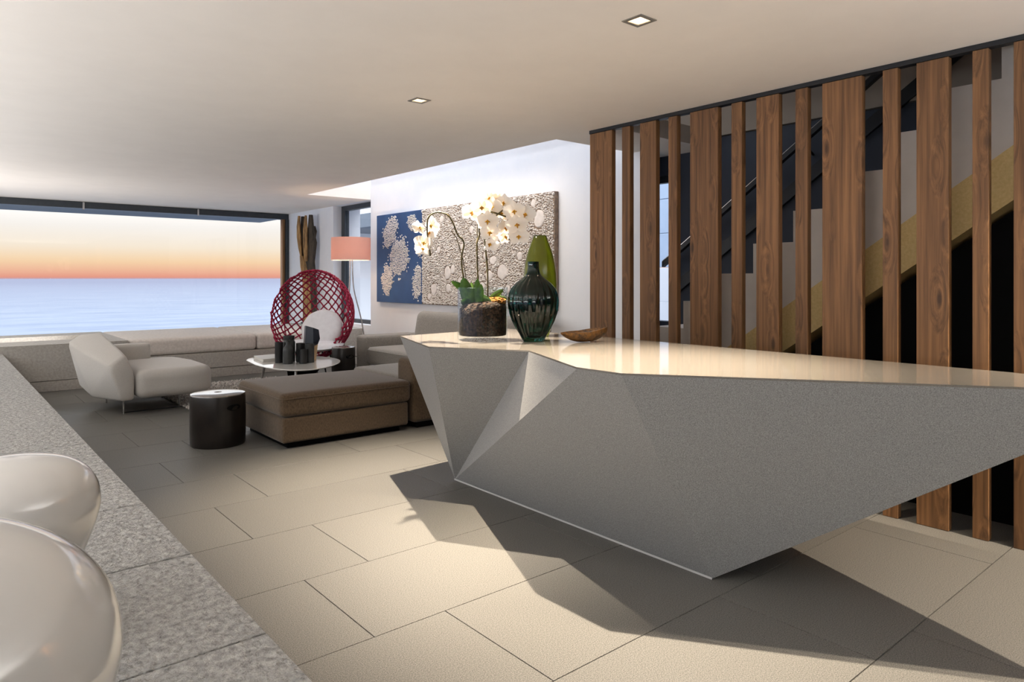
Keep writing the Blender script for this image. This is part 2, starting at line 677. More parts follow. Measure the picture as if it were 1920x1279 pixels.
def tile_mesh(w, d, h, g=0.0020, c=0.0006):
    bm = B()
    x0, x1, y0, y1 = g, w - g, g, d - g
    lo = [bm.verts.new(p) for p in ((x0, y0, -h), (x1, y0, -h), (x1, y1, -h), (x0, y1, -h))]
    mi = [bm.verts.new(p) for p in ((x0, y0, -c), (x1, y0, -c), (x1, y1, -c), (x0, y1, -c))]
    hi = [bm.verts.new(p) for p in ((x0 + c, y0 + c, 0), (x1 - c, y0 + c, 0), (x1 - c, y1 - c, 0), (x0 + c, y1 - c, 0))]
    for a, b in ((lo, mi), (mi, hi)):
        for i in range(4):
            bm.faces.new((a[i], a[(i + 1) % 4], b[(i + 1) % 4], b[i]))
    bm.faces.new(hi)
    return bm


cache = {}
for r in range(-4, 14):
    y0 = 1.05 + 0.64 * r
    y1 = min(y0 + 0.64, BEN_Y - 0.003)
    if y1 - y0 < 0.05:
        continue
    ph = 1.28 if r % 2 == 0 else 1.60
    x = ph - 1.28
    while x < X_S:
        a, b = max(x, LEDGE_X - 0.02), min(x + 1.28, X_S)
        x += 1.28
        if b - a < 0.03:
            continue
        key = (round(b - a, 3), round(y1 - y0, 3))
        if key not in cache:
            cache[key] = obj('tile', tile_mesh(b - a, y1 - y0, 0.008), 'tile', floor, origin=(0, 0, 0))
            cache[key].location = (a, y0, 0)
        else:
            inst(cache[key], 'tile', (a, y0, 0), floor)

# raised ledge of rough slabs along the west side
ledge = empty('stone_ledge', (0, 3, 0), 'long raised ledge of rough pale grey stone slabs along the left edge', 'ledge')
bm = B()
box(bm, X_W, LEDGE_X - 0.003, Y_B + 0.002, BEN_Y, 0, LEDGE_Z - 0.040)
obj('base_wall', bm, 'bench_stone', ledge)
bm = B()
box(bm, X_W, LEDGE_X - 0.012, Y_B + 0.002, BEN_Y, LEDGE_Z - 0.040, LEDGE_Z - 0.030)
obj('mortar_bed', bm, 'grout', ledge)
first = None
for k in range(-7, 14):
    y0 = max(1.70 + 0.64 * k - 0.64, Y_B + 0.002)
    y1 = min(1.70 + 0.64 * k, BEN_Y)
    if y1 - y0 < 0.05:
        continue
    for a, b in ((-1.28, LEDGE_X), (X_W, -1.28)):
        key = ('s', round(b - a, 2), round(y1 - y0, 2))
        if key not in cache:
            bm = tile_mesh(b - a, y1 - y0, 0.03, 0.005, 0.002)
            bmesh.ops.translate(bm, verts=bm.verts, vec=(a, y0, LEDGE_Z))
            cache[key] = obj('slab', bm, 'rough_stone', ledge, origin=(a, y0, LEDGE_Z))
        else:
            inst(cache[key], 'slab', (a, y0, LEDGE_Z), ledge)

# ceiling with openings for the downlights and the roof-light shaft
LIGHTS = [(2.55, 4.02), (2.55, 2.11)]
HS = 0.042
xs = sorted({X_W, 2.55 - HS, 2.55 + HS, 4.18, X_E, X_S})
ys = sorted({Y_B, 3.75, 4.38, 9.6, Y_N + 0.1} | {y - HS for _, y in LIGHTS} | {y + HS for _, y in LIGHTS})
bm = B()
vv = {}


def V(i, j):
    if (i, j) not in vv:
        vv[(i, j)] = bm.verts.new((xs[i], ys[j], Z_C))
    return vv[(i, j)]


for i in range(len(xs) - 1):
    for j in range(len(ys) - 1):
        mx_, my_ = (xs[i] + xs[i + 1]) / 2, (ys[j] + ys[j + 1]) / 2
        if any(abs(mx_ - a) < 0.02 and abs(my_ - b) < 0.02 for a, b in LIGHTS):
            continue
        if 4.18 < mx_ < X_E and 4.38 < my_ < 9.6:
            continue
        if mx_ > X_E and my_ > 4.38:
            continue
        if mx_ > 4.18 and my_ < 3.75:
            continue
        bm.faces.new((V(i, j), V(i, j + 1), V(i + 1, j + 1), V(i + 1, j)))
r = bmesh.ops.extrude_face_region(bm, geom=list(bm.faces))
bmesh.ops.translate(bm, verts=[g for g in r['geom'] if isinstance(g, bmesh.types.BMVert)], vec=(0, 0, 0.16))
struct('ceiling', bm, 'plaster')

# roof-light shaft
for nm, a in (('wall_shaft_west', (4.12, 4.18, 4.3, 9.7, Z_C + 0.16, 6.0)), ('wall_shaft_north', (4.18, X_E, 9.6, 9.68, Z_C + 0.16, 6.0)),
              ('wall_shaft_south', (4.18, X_E, 4.30, 4.38, Z_C + 0.16, 6.0))):
    bm = B()
    box(bm, *a)
    struct(nm, bm, 'white_paint')

# east wall in pieces around the side window
bm = B()
box(bm, X_E, X_E + 0.14, 4.28, 9.585, 0, 6.0)
box(bm, X_E, X_E + 0.6, 9.585, 11.0, Z_C, 2.75)
box(bm, X_E, X_E + 0.14, 9.585, 10.88, 0, 0.62)
struct('wall_east', bm, 'white_paint')
bm = B()
box(bm, X_E, X_E + 0.14, 10.88, Y_N + 0.1, 0, Z_C)
struct('wall_east_far', bm, 'white_paint')
bm = B()
box(bm, X_E + 0.14, X_E + 0.5, 10.88, 11.0, 0, Z_C)
struct('trim_1', bm, 'white_paint')

# side window in the east wall
wnd = empty('window_2', (X_E + 0.2, 10.2, 0.62), 'tall narrow dark-framed side window beside the salmon floor lamp', 'window')
wnd['kind'] = 'structure'
bm = B()
for a in ((X_E + 0.14, X_E + 0.22, 10.74, 10.86, 0.62, Z_C), (X_E + 0.14, X_E + 0.22, 9.42, 9.50, 0.62, Z_C),
          (X_E + 0.14, X_E + 0.22, 9.50, 10.74, Z_C - 0.08, Z_C), (X_E + 0.14, X_E + 0.22, 9.50, 10.74, 0.62, 0.68)):
    box(bm, *a)
obj('window_frame', bm, 'frame_metal', wnd)
bm = B()
box(bm, X_E + 0.17, X_E + 0.18, 9.50, 10.74, 0.68, Z_C - 0.08)
obj('pane', bm, 'clear_pane', wnd)

# sea window
sw = empty('window_1', (1.3, Y_N, 0.1), 'wide frameless sea window with dark head rail above the stone bench', 'window')
sw['kind'] = 'structure'
obj('head_rail', bbox(X_W, X_E, Y_N - 0.03, Y_N + 0.12, Z_C - 0.105, Z_C - 0.002, 0.004), 'frame_metal', sw)
obj('sill_rail', bbox(X_W, X_E, Y_N - 0.03, Y_N + 0.08, 0.0, 0.10, 0.004), 'frame_metal', sw)
obj('jamb', bbox(X_E - 0.065, X_E - 0.002, Y_N - 0.05, Y_N + 0.10, 0.1, Z_C - 0.105, 0.004), 'frame_metal', sw)
obj('jamb', bbox(X_E - 0.115, X_E - 0.067, Y_N - 0.01, Y_N + 0.09, 0.1, Z_C - 0.105, 0.004), 'bronze', sw, label='bronze inner jamb')
px = [X_W, -1.58, 0.14, 1.858, 3.574, X_E - 0.115]
for i in range(5):
    bm = B()
    box(bm, px[i] + 0.002, px[i + 1] - 0.002, Y_N + 0.03, Y_N + 0.042, 0.10, Z_C - 0.105)
    obj('pane', bm, 'clear_pane', sw)
for x in px[1:5]:
    obj('bracket', bbox(x - 0.014, x + 0.014, Y_N - 0.05, Y_N - 0.03, Z_C - 0.125, Z_C - 0.01, 0.003), 'steel', sw)
obj('eave', bbox(X_W - 2, 5.25, Y_N + 0.13, 14.4, 2.5, 2.75, 0.01), 'ext_grey', sw, label='pale grey eave outside the window')

# west glazing (outside the frame) and the wall behind
ww = empty('window_3', (X_W, 4.9, LEDGE_Z), 'long glazed side beyond the stone ledge, outside the frame', 'window')
ww['kind'] = 'structure'
bm = B()
box(bm, X_W - 0.02, X_W - 0.01, Y_B, Y_N, LEDGE_Z, 2.5)
obj('pane', bm, 'clear_pane', ww)
obj('head_rail', bbox(X_W - 0.06, X_W, Y_B, Y_N, 2.46, Z_C - 0.002, 0.004), 'frame_metal', ww)
bm = B()
box(bm, X_W, 4.2, Y_B - 0.1, Y_B, 0, Z_C)
struct('wall_south', bm, 'navy_paint')

# ------------------------------------------------------------------ stairwell behind the slats
bm = B()
box(bm, X_S, X_S + 0.12, 4.62, 5.2, -0.1, 5.0)
box(bm, X_S, X_S + 0.12, Y_B, 4.17, -0.1, 2.655)
box(bm, X_S, X_S + 0.12, 4.17, 4.62, -0.1, 0.92)
box(bm, X_S, X_S + 0.12, 4.17, 4.62, 2.37, 2.655)
struct('wall_stair', bm, 'navy_paint')
bm = B()
box(bm, X_S - 0.02, X_S + 0.12, Y_B, 4.62, 2.665, 5.0)
struct('wall_stair_upper', bm, 'upper_paint')
bm = B()
box(bm, X_E + 0.145, X_S, 5.1, 5.2, 0, 5.0)
struct('wall_stair_north', bm, 'navy_paint')
bm = B()
box(bm, 4.2, X_S + 0.12, Y_B - 0.1, Y_B, -0.1, 5.0)
struct('wall_stair_south', bm, 'black_paint')
bm = B()
box(bm, 4.12, X_S + 0.12, Y_B - 0.1, 5.2, 5.0, 5.1)
struct('ceiling_stair', bm, 'upper_paint')
bm = B()
box(bm, 4.12, 4.17, Y_B, 3.75, Z_C + 0.16, 5.0)
struct('wall_stair_west', bm, 'upper_paint')
w4 = empty('window_4', (X_S, 4.4, 0.92), 'narrow tall window seen between the third and fourth slats', 'window')
w4['kind'] = 'structure'
bm = B()
for a in ((X_S + 0.02, X_S + 0.08, 4.17, 4.21, 0.92, 2.37), (X_S + 0.02, X_S + 0.08, 4.58, 4.62, 0.92, 2.37), (X_S + 0.02, X_S + 0.08, 4.21, 4.58, 2.30, 2.37)):
    box(bm, *a)
obj('window_frame', bm, 'black_metal', w4)
bm = B()
box(bm, X_S + 0.045, X_S + 0.055, 4.21, 4.58, 0.92, 2.30)
obj('pane', bm, 'clear_pane', w4)

st = empty('staircase', (4.4, 1.5, 0), 'straight pale staircase with stepped side rising right behind the slats', 'staircase')
RIS, GO = 0.2075, 0.293
nlo, nhi = -5, 8
poly = []
for k in range(nlo, nhi):
    y = 2.625 - GO * k
    zt = 1.59 + RIS * k
    poly.append((y, zt - RIS))
    poly.append((y, zt))
yl = 2.625 - GO * nhi + GO
yend = 2.625 - GO * (nhi - 1) - GO
poly.append((yend, 1.59 + RIS * (nhi - 1)))


def band_top(y):
    return 1.328 + (2.141 - y) * 0.70


def band_bot(y):
    return 0.995 + (2.2 - y) * 0.70


yst = 2.625 - GO * nlo
low = [(yend, band_top(yend) - 0.02), (yst, band_top(yst) - 0.02)]
pts = [(y, max(z, 0.0)) for y, z in poly] + [(yend, band_top(yend) - 0.02), (3.2, max(0, band_top(3.2) - 0.02)), (yst, 0.0)]
bm = B()
prism(bm, pts, 4.40, 4.44, 'x')
obj('side_panel', bm, 'stair_white', st)
bm = B()
y_floor = 2.2 + 0.995 / 0.70
prism(bm, [(yend, band_bot(yend)), (yend, band_top(yend)), (2.141 + 1.328 / 0.70, 0.0), (y_floor, 0.0)], 4.385, 5.40, 'x')
obj('stringer', bm, 'lamplit_plaster', st, label='sloping stringer tinted gold as if by warm lamplight')
for k in range(nlo, nhi):
    y = 2.625 - GO * k
    zt = 1.59 + RIS * k
    if zt < 0.1:
        continue
    obj('step', bbox(4.445, 5.40, y - GO, y - 0.001, zt - 0.06, zt, 0.004), 'stair_white', st)
hr = empty('handrail', (5.42, 3.2, 2.2), 'dark sloping handrail along the far side of the stairs', 'handrail')
xr = 5.40
y0, z0 = 4.19, 1.506
y1, z1 = 0.3, 1.506 + (4.19 - 0.3) * 0.702
bm = B()
prism(bm, [(y0, z0 - 0.05), (y0, z0), (y1, z1), (y1, z1 - 0.05)], xr, xr + 0.05, 'x')
obj('rail', bm, 'black_metal', hr)
bm = B()
prism(bm, [(y0, z0 + 0.001), (y0, z0 + 0.009), (y1, z1 + 0.009), (y1, z1 + 0.001)], xr + 0.004, xr + 0.046, 'x')
obj('top_strip', bm, 'steel', hr, label='bright top edge')
bm = B()
prism(bm, [(y0, z0 - 0.34), (y0, z0 - 0.22), (y1, z1 - 0.22), (y1, z1 - 0.34)], xr + 0.16, xr + 0.19, 'x')
obj('rail_shadow', bm, 'black_metal', hr)  # dark bar standing in for the handrail's shadow on the wall
for t in (0.1, 0.36, 0.62, 0.88):
    yy, zz = y0 + (y1 - y0) * t, z0 + (z1 - z0) * t
    bm = B()
    tube(bm, [(xr + 0.03, yy, zz - 0.04), (xr + 0.19, yy, zz - 0.12)], 0.010, 8)
    obj('bracket', bm, 'black_metal', hr, smooth=40)
bm = B()
prism(bm, [(3.55, 0.0), (-1.2, 0.0), (-1.2, 2.5), (yend, band_bot(yend) - 0.01)], 4.52, 4.56, 'x')
struct('wall_under_stair', bm, 'black_paint')

# slat screen
sc = empty('slat_screen', (4.17, 2.0, 0), 'screen of upright brown timber boards from floor to ceiling', 'screen')
SL = [(3.951, 3.712), (3.607, 3.526), (3.428, 3.274), (3.161, 3.085), (2.972, 2.743), (2.639, 2.559), (2.454, 2.297), (2.186, 2.107),
      (2.015, 1.781), (1.666, 1.586), (1.49, 1.333), (1.223, 1.151), (1.044, 0.86), (0.74, 0.66), (0.56, 0.33), (0.22, 0.14), (0.0, -0.2)]
for a, b in SL:
    bm = bbox(4.15, 4.197, b, a, 0.001, Z_C - 0.03, 0.002, 1)
    obj('slat', bm, 'slat_wood', sc, origin=(4.15, b, 0.001))
obj('track', bbox(4.145, 4.20, Y_B, 3.955, Z_C - 0.029, Z_C - 0.001, 0.002, 1), 'black_metal', sc, label='black ceiling track')

# ------------------------------------------------------------------ faceted counter
H = 0.955
A, Bq, Cq, D, E, T, U, Zq = [(2.458, 4.115), (2.201, 3.369), (2.505, 2.845), (2.196, 2.172), (2.198, 1.911), (3.291, 0.364), (3.47, 0.88), (3.46, 4.20)]
top = [A, Bq, Cq, D, E, T, U, Zq]
base = {'F': (2.688, 3.797, 0.004), 'G': (2.681, 1.802, 0.004), 'M': (3.38, 1.95, 0.004), 'K': (3.38, 3.80, 0.004)}
ct = empty('counter', (2.9, 2.4, 0), 'large faceted grey stone counter with pointed ends and polished top', 'counter')
bm = B()
tv = [bm.verts.new((x, y, H - 0.008)) for x, y in top]
bv = {k: bm.verts.new(v) for k, v in base.items()}
a, b, c, d, e, t, u, z = tv
F_, G_, M_, K_ = bv['F'], bv['G'], bv['M'], bv['K']
for f in ((a, b, F_), (b, c, F_), (c, d, F_), (d, e, G_, F_), (e, t, G_), (t, u, M_), (t, M_, G_), (u, z, K_, M_), (z, a, F_), (z, F_, K_),
          (F_, G_, M_, K_), tuple(tv)):
    bm.faces.new(f)
obj('body', bm, 'counter_side', ct)
bm = B()
prism(bm, top, H - 0.008, H)
obj('worktop', bm, 'counter_top', ct, label='polished beige stone top')
bm = B()
prism(bm, [(2.684, 3.80), (2.677, 1.80), (2.69, 1.81), (2.70, 3.79)], 0.0005, 0.010)
obj('base_joint', bm, 'counter_line', ct)

# ------------------------------------------------------------------ downlights
for i, (x, y) in enumerate(LIGHTS):
    t = empty('downlight', (x, y, Z_C), ['smaller looking square ceiling downlight, above the orchid end of the counter',
                                         'larger looking square ceiling downlight, above the near middle of the counter'][i], 'downlight', 'recessed ceiling downlights')
    bm = B()
    o_, i_ = 0.058, 0.038
    for a in ((-o_, o_, -o_, -i_), (-o_, o_, i_, o_), (-o_, -i_, -i_, i_), (i_, o_, -i_, i_)):
        box(bm, x + a[0], x + a[1], y + a[2], y + a[3], Z_C - 0.004, Z_C + 0.001)
    obj('frame', bm, 'chrome_trim', t)
    bm = B()
    lo = [bm.verts.new((x + sx * 0.038, y + sy * 0.038, Z_C)) for sx, sy in ((-1, -1), (1, -1), (1, 1), (-1, 1))]
    hi = [bm.verts.new((x + sx * 0.030, y + sy * 0.030, Z_C + 0.05)) for sx, sy in ((-1, -1), (1, -1), (1, 1), (-1, 1))]
    for k in range(4):
        bm.faces.new((lo[k], lo[(k + 1) % 4], hi[(k + 1) % 4], hi[k]))
    bm.faces.new(hi)
    obj('reflector', bm, 'white_gloss', t)
    bm = B()
    lathe(bm, [(0.0, 0.012), (0.022, 0.012), (0.024, 0.0), (0.0, -0.002)], (x, y, Z_C + 0.03), 20)
    obj('lamp', bm, 'lamp_glow', t, smooth=40)
    s = light('downlight_beam', 'SPOT', (x, y, Z_C - 0.008), SPOT_W, WARM, (math.radians((-7, 0)[i]), 0, 0), spot_size=math.radians(80), spot_blend=0.95,
              shadow_soft_size=0.012)

# ------------------------------------------------------------------ window bench
be = empty('window_bench', (1.3, 10.8, 0), 'long built-in stone bench under the sea window with a sunken trough', 'bench')
TX = 1.59
bm = B()
box(bm, X_W, TX + 0.33, BEN_Y, 10.50, 0.13, BEN_Z)
box(bm, X_W, TX + 0.33, 11.25, 11.75, 0.13, BEN_Z)
box(bm, TX, TX + 0.33, 10.50, 11.25, 0.13, BEN_Z)
box(bm, X_W, TX, 10.50, 11.25, 0.13, 0.36)
obj('stone_top', bm, 'bench_stone', be)
obj('seat_block', bbox(TX + 0.333, 4.778, BEN_Y, 11.75, 0.13, 0.335, 0.004), 'bench_stone', be)
obj('end_block', bbox(4.782, X_E - 0.002, BEN_Y, 11.75, 0.13, BEN_Z, 0.004), 'bench_stone', be)
obj('plinth', bbox(X_W, X_E - 0.002, BEN_Y + 0.004, 11.7, 0.0, 0.122, 0.003), 'bench_stone', be)
for i, (a, b) in enumerate(((TX + 0.34, 3.55), (3.556, 4.776))):
    o = obj('bench_cushion', rb(a, b, BEN_Y + 0.01, 11.72, 0.337, BEN_Z, 0.05, 0.006), 'bench_cloth', smooth=60, origin=((a + b) / 2, 10.8, 0.337))
    tag(o, ['long pale seat cushion on the window bench, left of the red net chair', 'long pale seat cushion on the window bench, behind the red net chair'][i],
        'cushion', 'cushions on the window bench')

# ------------------------------------------------------------------ rug
rg = empty('shaggy_rug', (3.1, 8.1, 0), 'shaggy grey rug under the white coffee table', 'rug')
obj('backing', bbox(2.03, 3.58, 7.0, 9.25, 0.001, 0.012, 0.003, 1), 'rug_base', rg)
bm = B()
rr = random.Random(3)
y = 7.0
while y < 9.25:
    x = 2.03
    while x < 3.58:
        p = Vector((x + rr.uniform(-.012, .012), y + rr.uniform(-.012, .012), 0.010))
        tip = p + Vector((rr.uniform(-.022, .022), rr.uniform(-.022, .022), rr.uniform(.012, .025)))
        an = rr.uniform(0, 6.28)
        w = 0.011
        q = [bm.verts.new(p + Vector((math.cos(an + k * 2.094) * w, math.sin(an + k * 2.094) * w, 0))) for k in range(3)]
        tv_ = bm.verts.new(tip)
        for k in range(3):
            bm.faces.new((q[k], q[(k + 1) % 3], tv_))
        x += 0.022
    y += 0.022
obj('pile', bm, 'rug_pile', rg, kind='stuff')

# ------------------------------------------------------------------ chaise longue
ch = empty('chaise_longue', (1.7, 8.1, 0), 'pale grey chaise longue with angular tilted backrest on thin metal legs', 'chaise')
bm = rb(1.55, 2.30, 7.58, 8.86, 0.15, 0.435, 0.085, 0.012, 12)
for v in bm.verts:
    k = max(0.0, (v.co.x - 1.95) / 0.35)
    v.co.y += (8.2 - v.co.y) * 0.16 * k * k
    if v.co.y > 8.3:
        v.co.x -= 0.10 * (v.co.y - 8.3) / 0.56 * max(0.0, (v.co.x - 1.7) / 0.6)
obj('seat', bm, 'felt', ch, smooth=60)


def soft_hull(pts, w, seg=4):
    bm = hull(B(), pts)
    bmesh.ops.dissolve_limit(bm, angle_limit=math.radians(6), verts=bm.verts, edges=bm.edges)
    bmesh.ops.bevel(bm, geom=list(bm.edges), offset=w, segments=seg, profile=0.5, affect='EDGES', clamp_overlap=True)
    return bm


bm = soft_hull([(1.535, 7.60, 0.15), (1.545, 7.61, 0.40), (1.47, 7.66, 0.60), (1.39, 8.45, 0.775), (1.60, 8.70, 0.15), (1.50, 8.78, 0.60),
                (1.31, 7.58, 0.50), (1.42, 7.57, 0.15), (1.08, 8.42, 0.69), (1.20, 8.55, 0.755), (1.24, 8.02, 0.15), (1.20, 8.50, 0.22), (1.40, 8.70, 0.15)], 0.028, 3)
obj('backrest', bm, 'felt', ch, smooth=32)
obj('low_arm', rb(1.50, 1.92, 8.64, 8.80, 0.30, 0.615, 0.05), 'felt', ch, smooth=60)
for x, y in ((1.46, 7.69), (2.0, 7.80), (1.46, 8.55), (2.0, 8.50)):
    obj('leg', bbox(x - 0.006, x + 0.006, y, y + 0.03, 0.0, 0.165, 0.002, 1), 'steel', ch)
obj('sled_bar', bbox(1.467, 1.993, 7.80, 7.815, 0.0, 0.010, 0.002, 1), 'black_metal', ch)

# ------------------------------------------------------------------ ottoman and sofa
ot = empty('ottoman', (2.68, 5.78, 0), 'large rectangular brown fabric ottoman with a thick top cushion', 'ottoman')
obj('base', rb(2.11, 3.25, 5.30, 6.26, 0.05, 0.252, 0.02), 'linen_brown', ot, smooth=60)
bm = rb(2.09, 3.27, 5.28, 6.28, 0.256, 0.445, 0.045, 0.022, 12)
obj('top_cushion', bm, 'linen_brown', ot, smooth=60)


def seam(x0, x1, y0, y1, z, r=0.05, t=0.004):
    p = []
    for cx, cy, a0 in ((x1 - r, y1 - r, 0), (x0 + r, y1 - r, 90), (x0 + r, y0 + r, 180), (x1 - r, y0 + r, 270)):
        for k in range(5):
            a = math.radians(a0 + k * 22.5)
            p.append((cx + r * math.cos(a), cy + r * math.sin(a), z))
    p.append(p[0])
    return tube(B(), p, t, 6)


obj('piping', seam(2.088, 3.272, 5.278, 6.282, 0.400), 'linen_brown', ot, smooth=60)
obj('plinth', bbox(2.17, 3.19, 5.36, 6.20, 0.0, 0.052, 0.004, 1), 'black_paint', ot)

so = empty('sofa', (4.3, 6.8, 0), 'L-shaped beige fabric sofa along the white wall behind the counter', 'sofa')
obj('arm', rb(4.30, 5.12, 8.04, 8.34, 0.03, 0.60, 0.045), 'linen', so, smooth=60)
obj('arm', rb(3.30, 5.12, 5.30, 5.60, 0.05, 0.625, 0.05), 'linen_brown', so, smooth=60)  # darker linen than the other arm: its shade put into the colour
obj('base', rb(4.33, 5.12, 6.62, 8.04, 0.06, 0.235, 0.02), 'linen', so, smooth=60)
obj('base', rb(3.38, 5.12, 5.60, 6.60, 0.06, 0.25, 0.02), 'linen', so, smooth=60)
obj('seat_cushion', rb(4.30, 4.95, 6.63, 8.04, 0.240, 0.465, 0.05, 0.012, 12), 'linen', so, smooth=60)
obj('seat_cushion', rb(3.36, 4.95, 5.605, 6.60, 0.255, 0.43, 0.05, 0.012, 12), 'linen', so, smooth=60)
obj('piping', seam(4.298, 4.95, 6.628, 8.042, 0.43), 'linen', so, smooth=60)
obj('backrest', rb(4.93, 5.14, 5.60, 8.04, 0.06, 0.62, 0.05), 'linen', so, smooth=60)
for a, b in ((6.42, 7.60), (5.22, 6.40)):
    m_ = Matrix.Rotation(math.radians(10), 4, 'Y')
    obj('back_cushion', rb(4.72, 4.94, a, b, 0.46, 0.93, 0.09, 0.0, 10, m_), 'linen', so, smooth=60)
obj('plinth', bbox(3.36, 5.08, 5.34, 6.56, 0.0, 0.052, 0.004, 1), 'black_paint', so)
obj('plinth', bbox(4.38, 5.08, 6.58, 8.30, 0.0, 0.052, 0.004, 1), 'black_paint', so)

# ------------------------------------------------------------------ drum stools


def drum(name, c, r, h, label, squash=0.0):
    t = empty(name, (c[0], c[1], 0), label, 'stool', 'ceramic drum stools')
    bm = B()
    lathe(bm, [(0, 0.0), (r * 0.96, 0.0), (r * 0.985, 0.01), (r * 1.0, h * 0.3), (r * 1.005, h * 0.6), (r * 0.99, h - 0.02), (r * 0.975, h - 0.006),
               (r * 0.95, h - 0.003), (0, h - 0.003)], (c[0], c[1], 0), 48)
    obj('body', bm, 'dark_glaze', t, smooth=40)
    bm = B()
    lathe(bm, [(r * 0.985, h - 0.004), (r * 0.975, h + 0.002), (r * 0.90, h + 0.006), (r * 0.5, h + 0.010), (0.03, h + 0.010), (0.025, h + 0.004), (0, h + 0.004)],
          (c[0], c[1], 0), 48)
    obj('top', bm, 'glaze_top', t, smooth=50, label='shiny lighter glazed top')
    # oval finger hole on the camera side
    d = Vector((-c[0], -c[1], 0)).normalized()
    d = Matrix.Rotation(math.radians(34), 3, 'Z') @ d
    s = Vector((-d.y, d.x, 0))
    bm = B()
    p0 = Vector((c[0], c[1], h * 0.77)) + d * (r * 1.0)
    ring, ring2 = [], []
    for k in range(20):
        a = 2 * PI * k / 20
        off = s * (math.cos(a) * 0.062) + Vector((0, 0, math.sin(a) * 0.024))
        q = p0 + off
        v = Vector((q.x - c[0], q.y - c[1], 0)).normalized() * (r * 1.009)
        ring.append(bm.verts.new((c[0] + v.x, c[1] + v.y, q.z)))
        v2 = Vector((q.x - c[0], q.y - c[1], 0)).normalized() * (r * 1.0)
        ring2.append(bm.verts.new((c[0] + v2.x, c[1] + v2.y, p0.z + off.z * 0.85)))
    for k in range(20):
        bm.faces.new((ring[k], ring[(k + 1) % 20], ring2[(k + 1) % 20], ring2[k]))
    bm.faces.new(ring)
    obj('finger_hole', bm, 'black_paint', t)
    return t


drum('drum_stool', (1.80, 5.88), 0.213, 0.41, 'dark brown ceramic drum stool beside the ottoman')
drum('drum_stool', (3.97, 8.02), 0.146, 0.485, 'small dark ceramic drum stool between red net chair and sofa')

# ------------------------------------------------------------------ coffee table and what stands on it
TZ = 0.38
tb = empty('coffee_table', (3.25, 7.8, 0), 'low white glossy coffee table with rounded triangular top', 'table')
pl = curve([(2.86, 8.30, 0), (2.99, 8.50, 0), (3.31, 8.57, 0), (3.62, 8.30, 0), (3.75, 7.90, 0), (3.69, 7.53, 0), (3.42, 7.18, 0), (3.12, 7.02, 0), (2.93, 7.10, 0),
            (2.82, 7.37, 0), (2.80, 7.83, 0), (2.86, 8.30, 0)], 5)[:-1]
bm = B()
c0 = Vector((3.27, 7.8, 0))
rings = []
for sc_, z in ((0.975, TZ - 0.016), (1.0, TZ - 0.006), (0.995, TZ)):
    rings.append([bm.verts.new((c0.x + (p.x - c0.x) * sc_, c0.y + (p.y - c0.y) * sc_, z)) for p in pl])
n_ = len(pl)
for i in range(2):
    for k in range(n_):
        bm.faces.new((rings[i][k], rings[i][(k + 1) % n_], rings[i + 1][(k + 1) % n_], rings[i + 1][k]))
bm.faces.new(rings[0][::-1])
bm.faces.new(rings[2])
obj('tabletop', bm, 'white_gloss', tb)
for x, y in ((3.02, 8.28), (3.05, 7.30), (3.52, 7.75)):
    bm = B()
    tube(bm, [(x, y, 0.036), (x + (3.27 - x) * 0.15, y + (7.8 - y) * 0.15, TZ - 0.016)], [0.012, 0.016], 10)
    obj('leg', bm, 'steel', tb, smooth=40)
bm = B()
hull(bm, [(3.05, 7.55, TZ - 0.017), (3.55, 7.6, TZ - 0.017), (3.4, 8.2, TZ - 0.017), (3.15, 7.75, 0.16), (3.42, 7.78, 0.16), (3.32, 8.0, 0.16)])
obj('understructure', bm, 'black_paint', tb)

bk = empty('book', (3.1, 8.2, TZ), 'large flat pale book at the left end of the coffee table', 'book')
poly = [(2.94, 7.97), (3.21, 8.00), (3.26, 8.44), (2.99, 8.41)]
bm = B(); prism(bm, poly, TZ + 0.0005, TZ + 0.005); prism(bm, poly, TZ + 0.028, TZ + 0.033)
prism(bm, [poly[3], poly[2], (3.2585, 8.436), (2.9885, 8.406)], TZ + 0.005, TZ + 0.028)
obj('cover', bm, 'book_cover', bk)
cxp = [(3.1 + (x - 3.1) * 0.96, 8.2 + (y - 8.2) * 0.97) for x, y in poly]
obj('pages', prism(B(), cxp, TZ + 0.005, TZ + 0.028), 'paper', bk)


def vessel(name, c, prof, m, label, n=32, group='dark vessels on the coffee table', cat='bottle', smooth=40):
    bm = B()
    lathe(bm, prof, (c[0], c[1], TZ + 0.001), n)
    o = obj(name, bm, m, smooth=smooth, origin=(c[0], c[1], TZ + 0.001))
    return tag(o, label, cat, group)


def hollow(r, h, lip=0.006):
    return [(0, 0), (r * 0.96, 0), (r, 0.006), (r, h), (r - lip, h), (r - lip, h * 0.3), (0, h * 0.3)]


def px(u, v, d):
    """a point d metres in front of the lens plane: used once to lay out the table-top group"""
    f_, r_ = Vector((0.6428, 0.7660)), Vector((0.7660, -0.6428))
    q = f_ * d + r_ * ((u - 960) / 1300.0 * d)
    return q.x, q.y


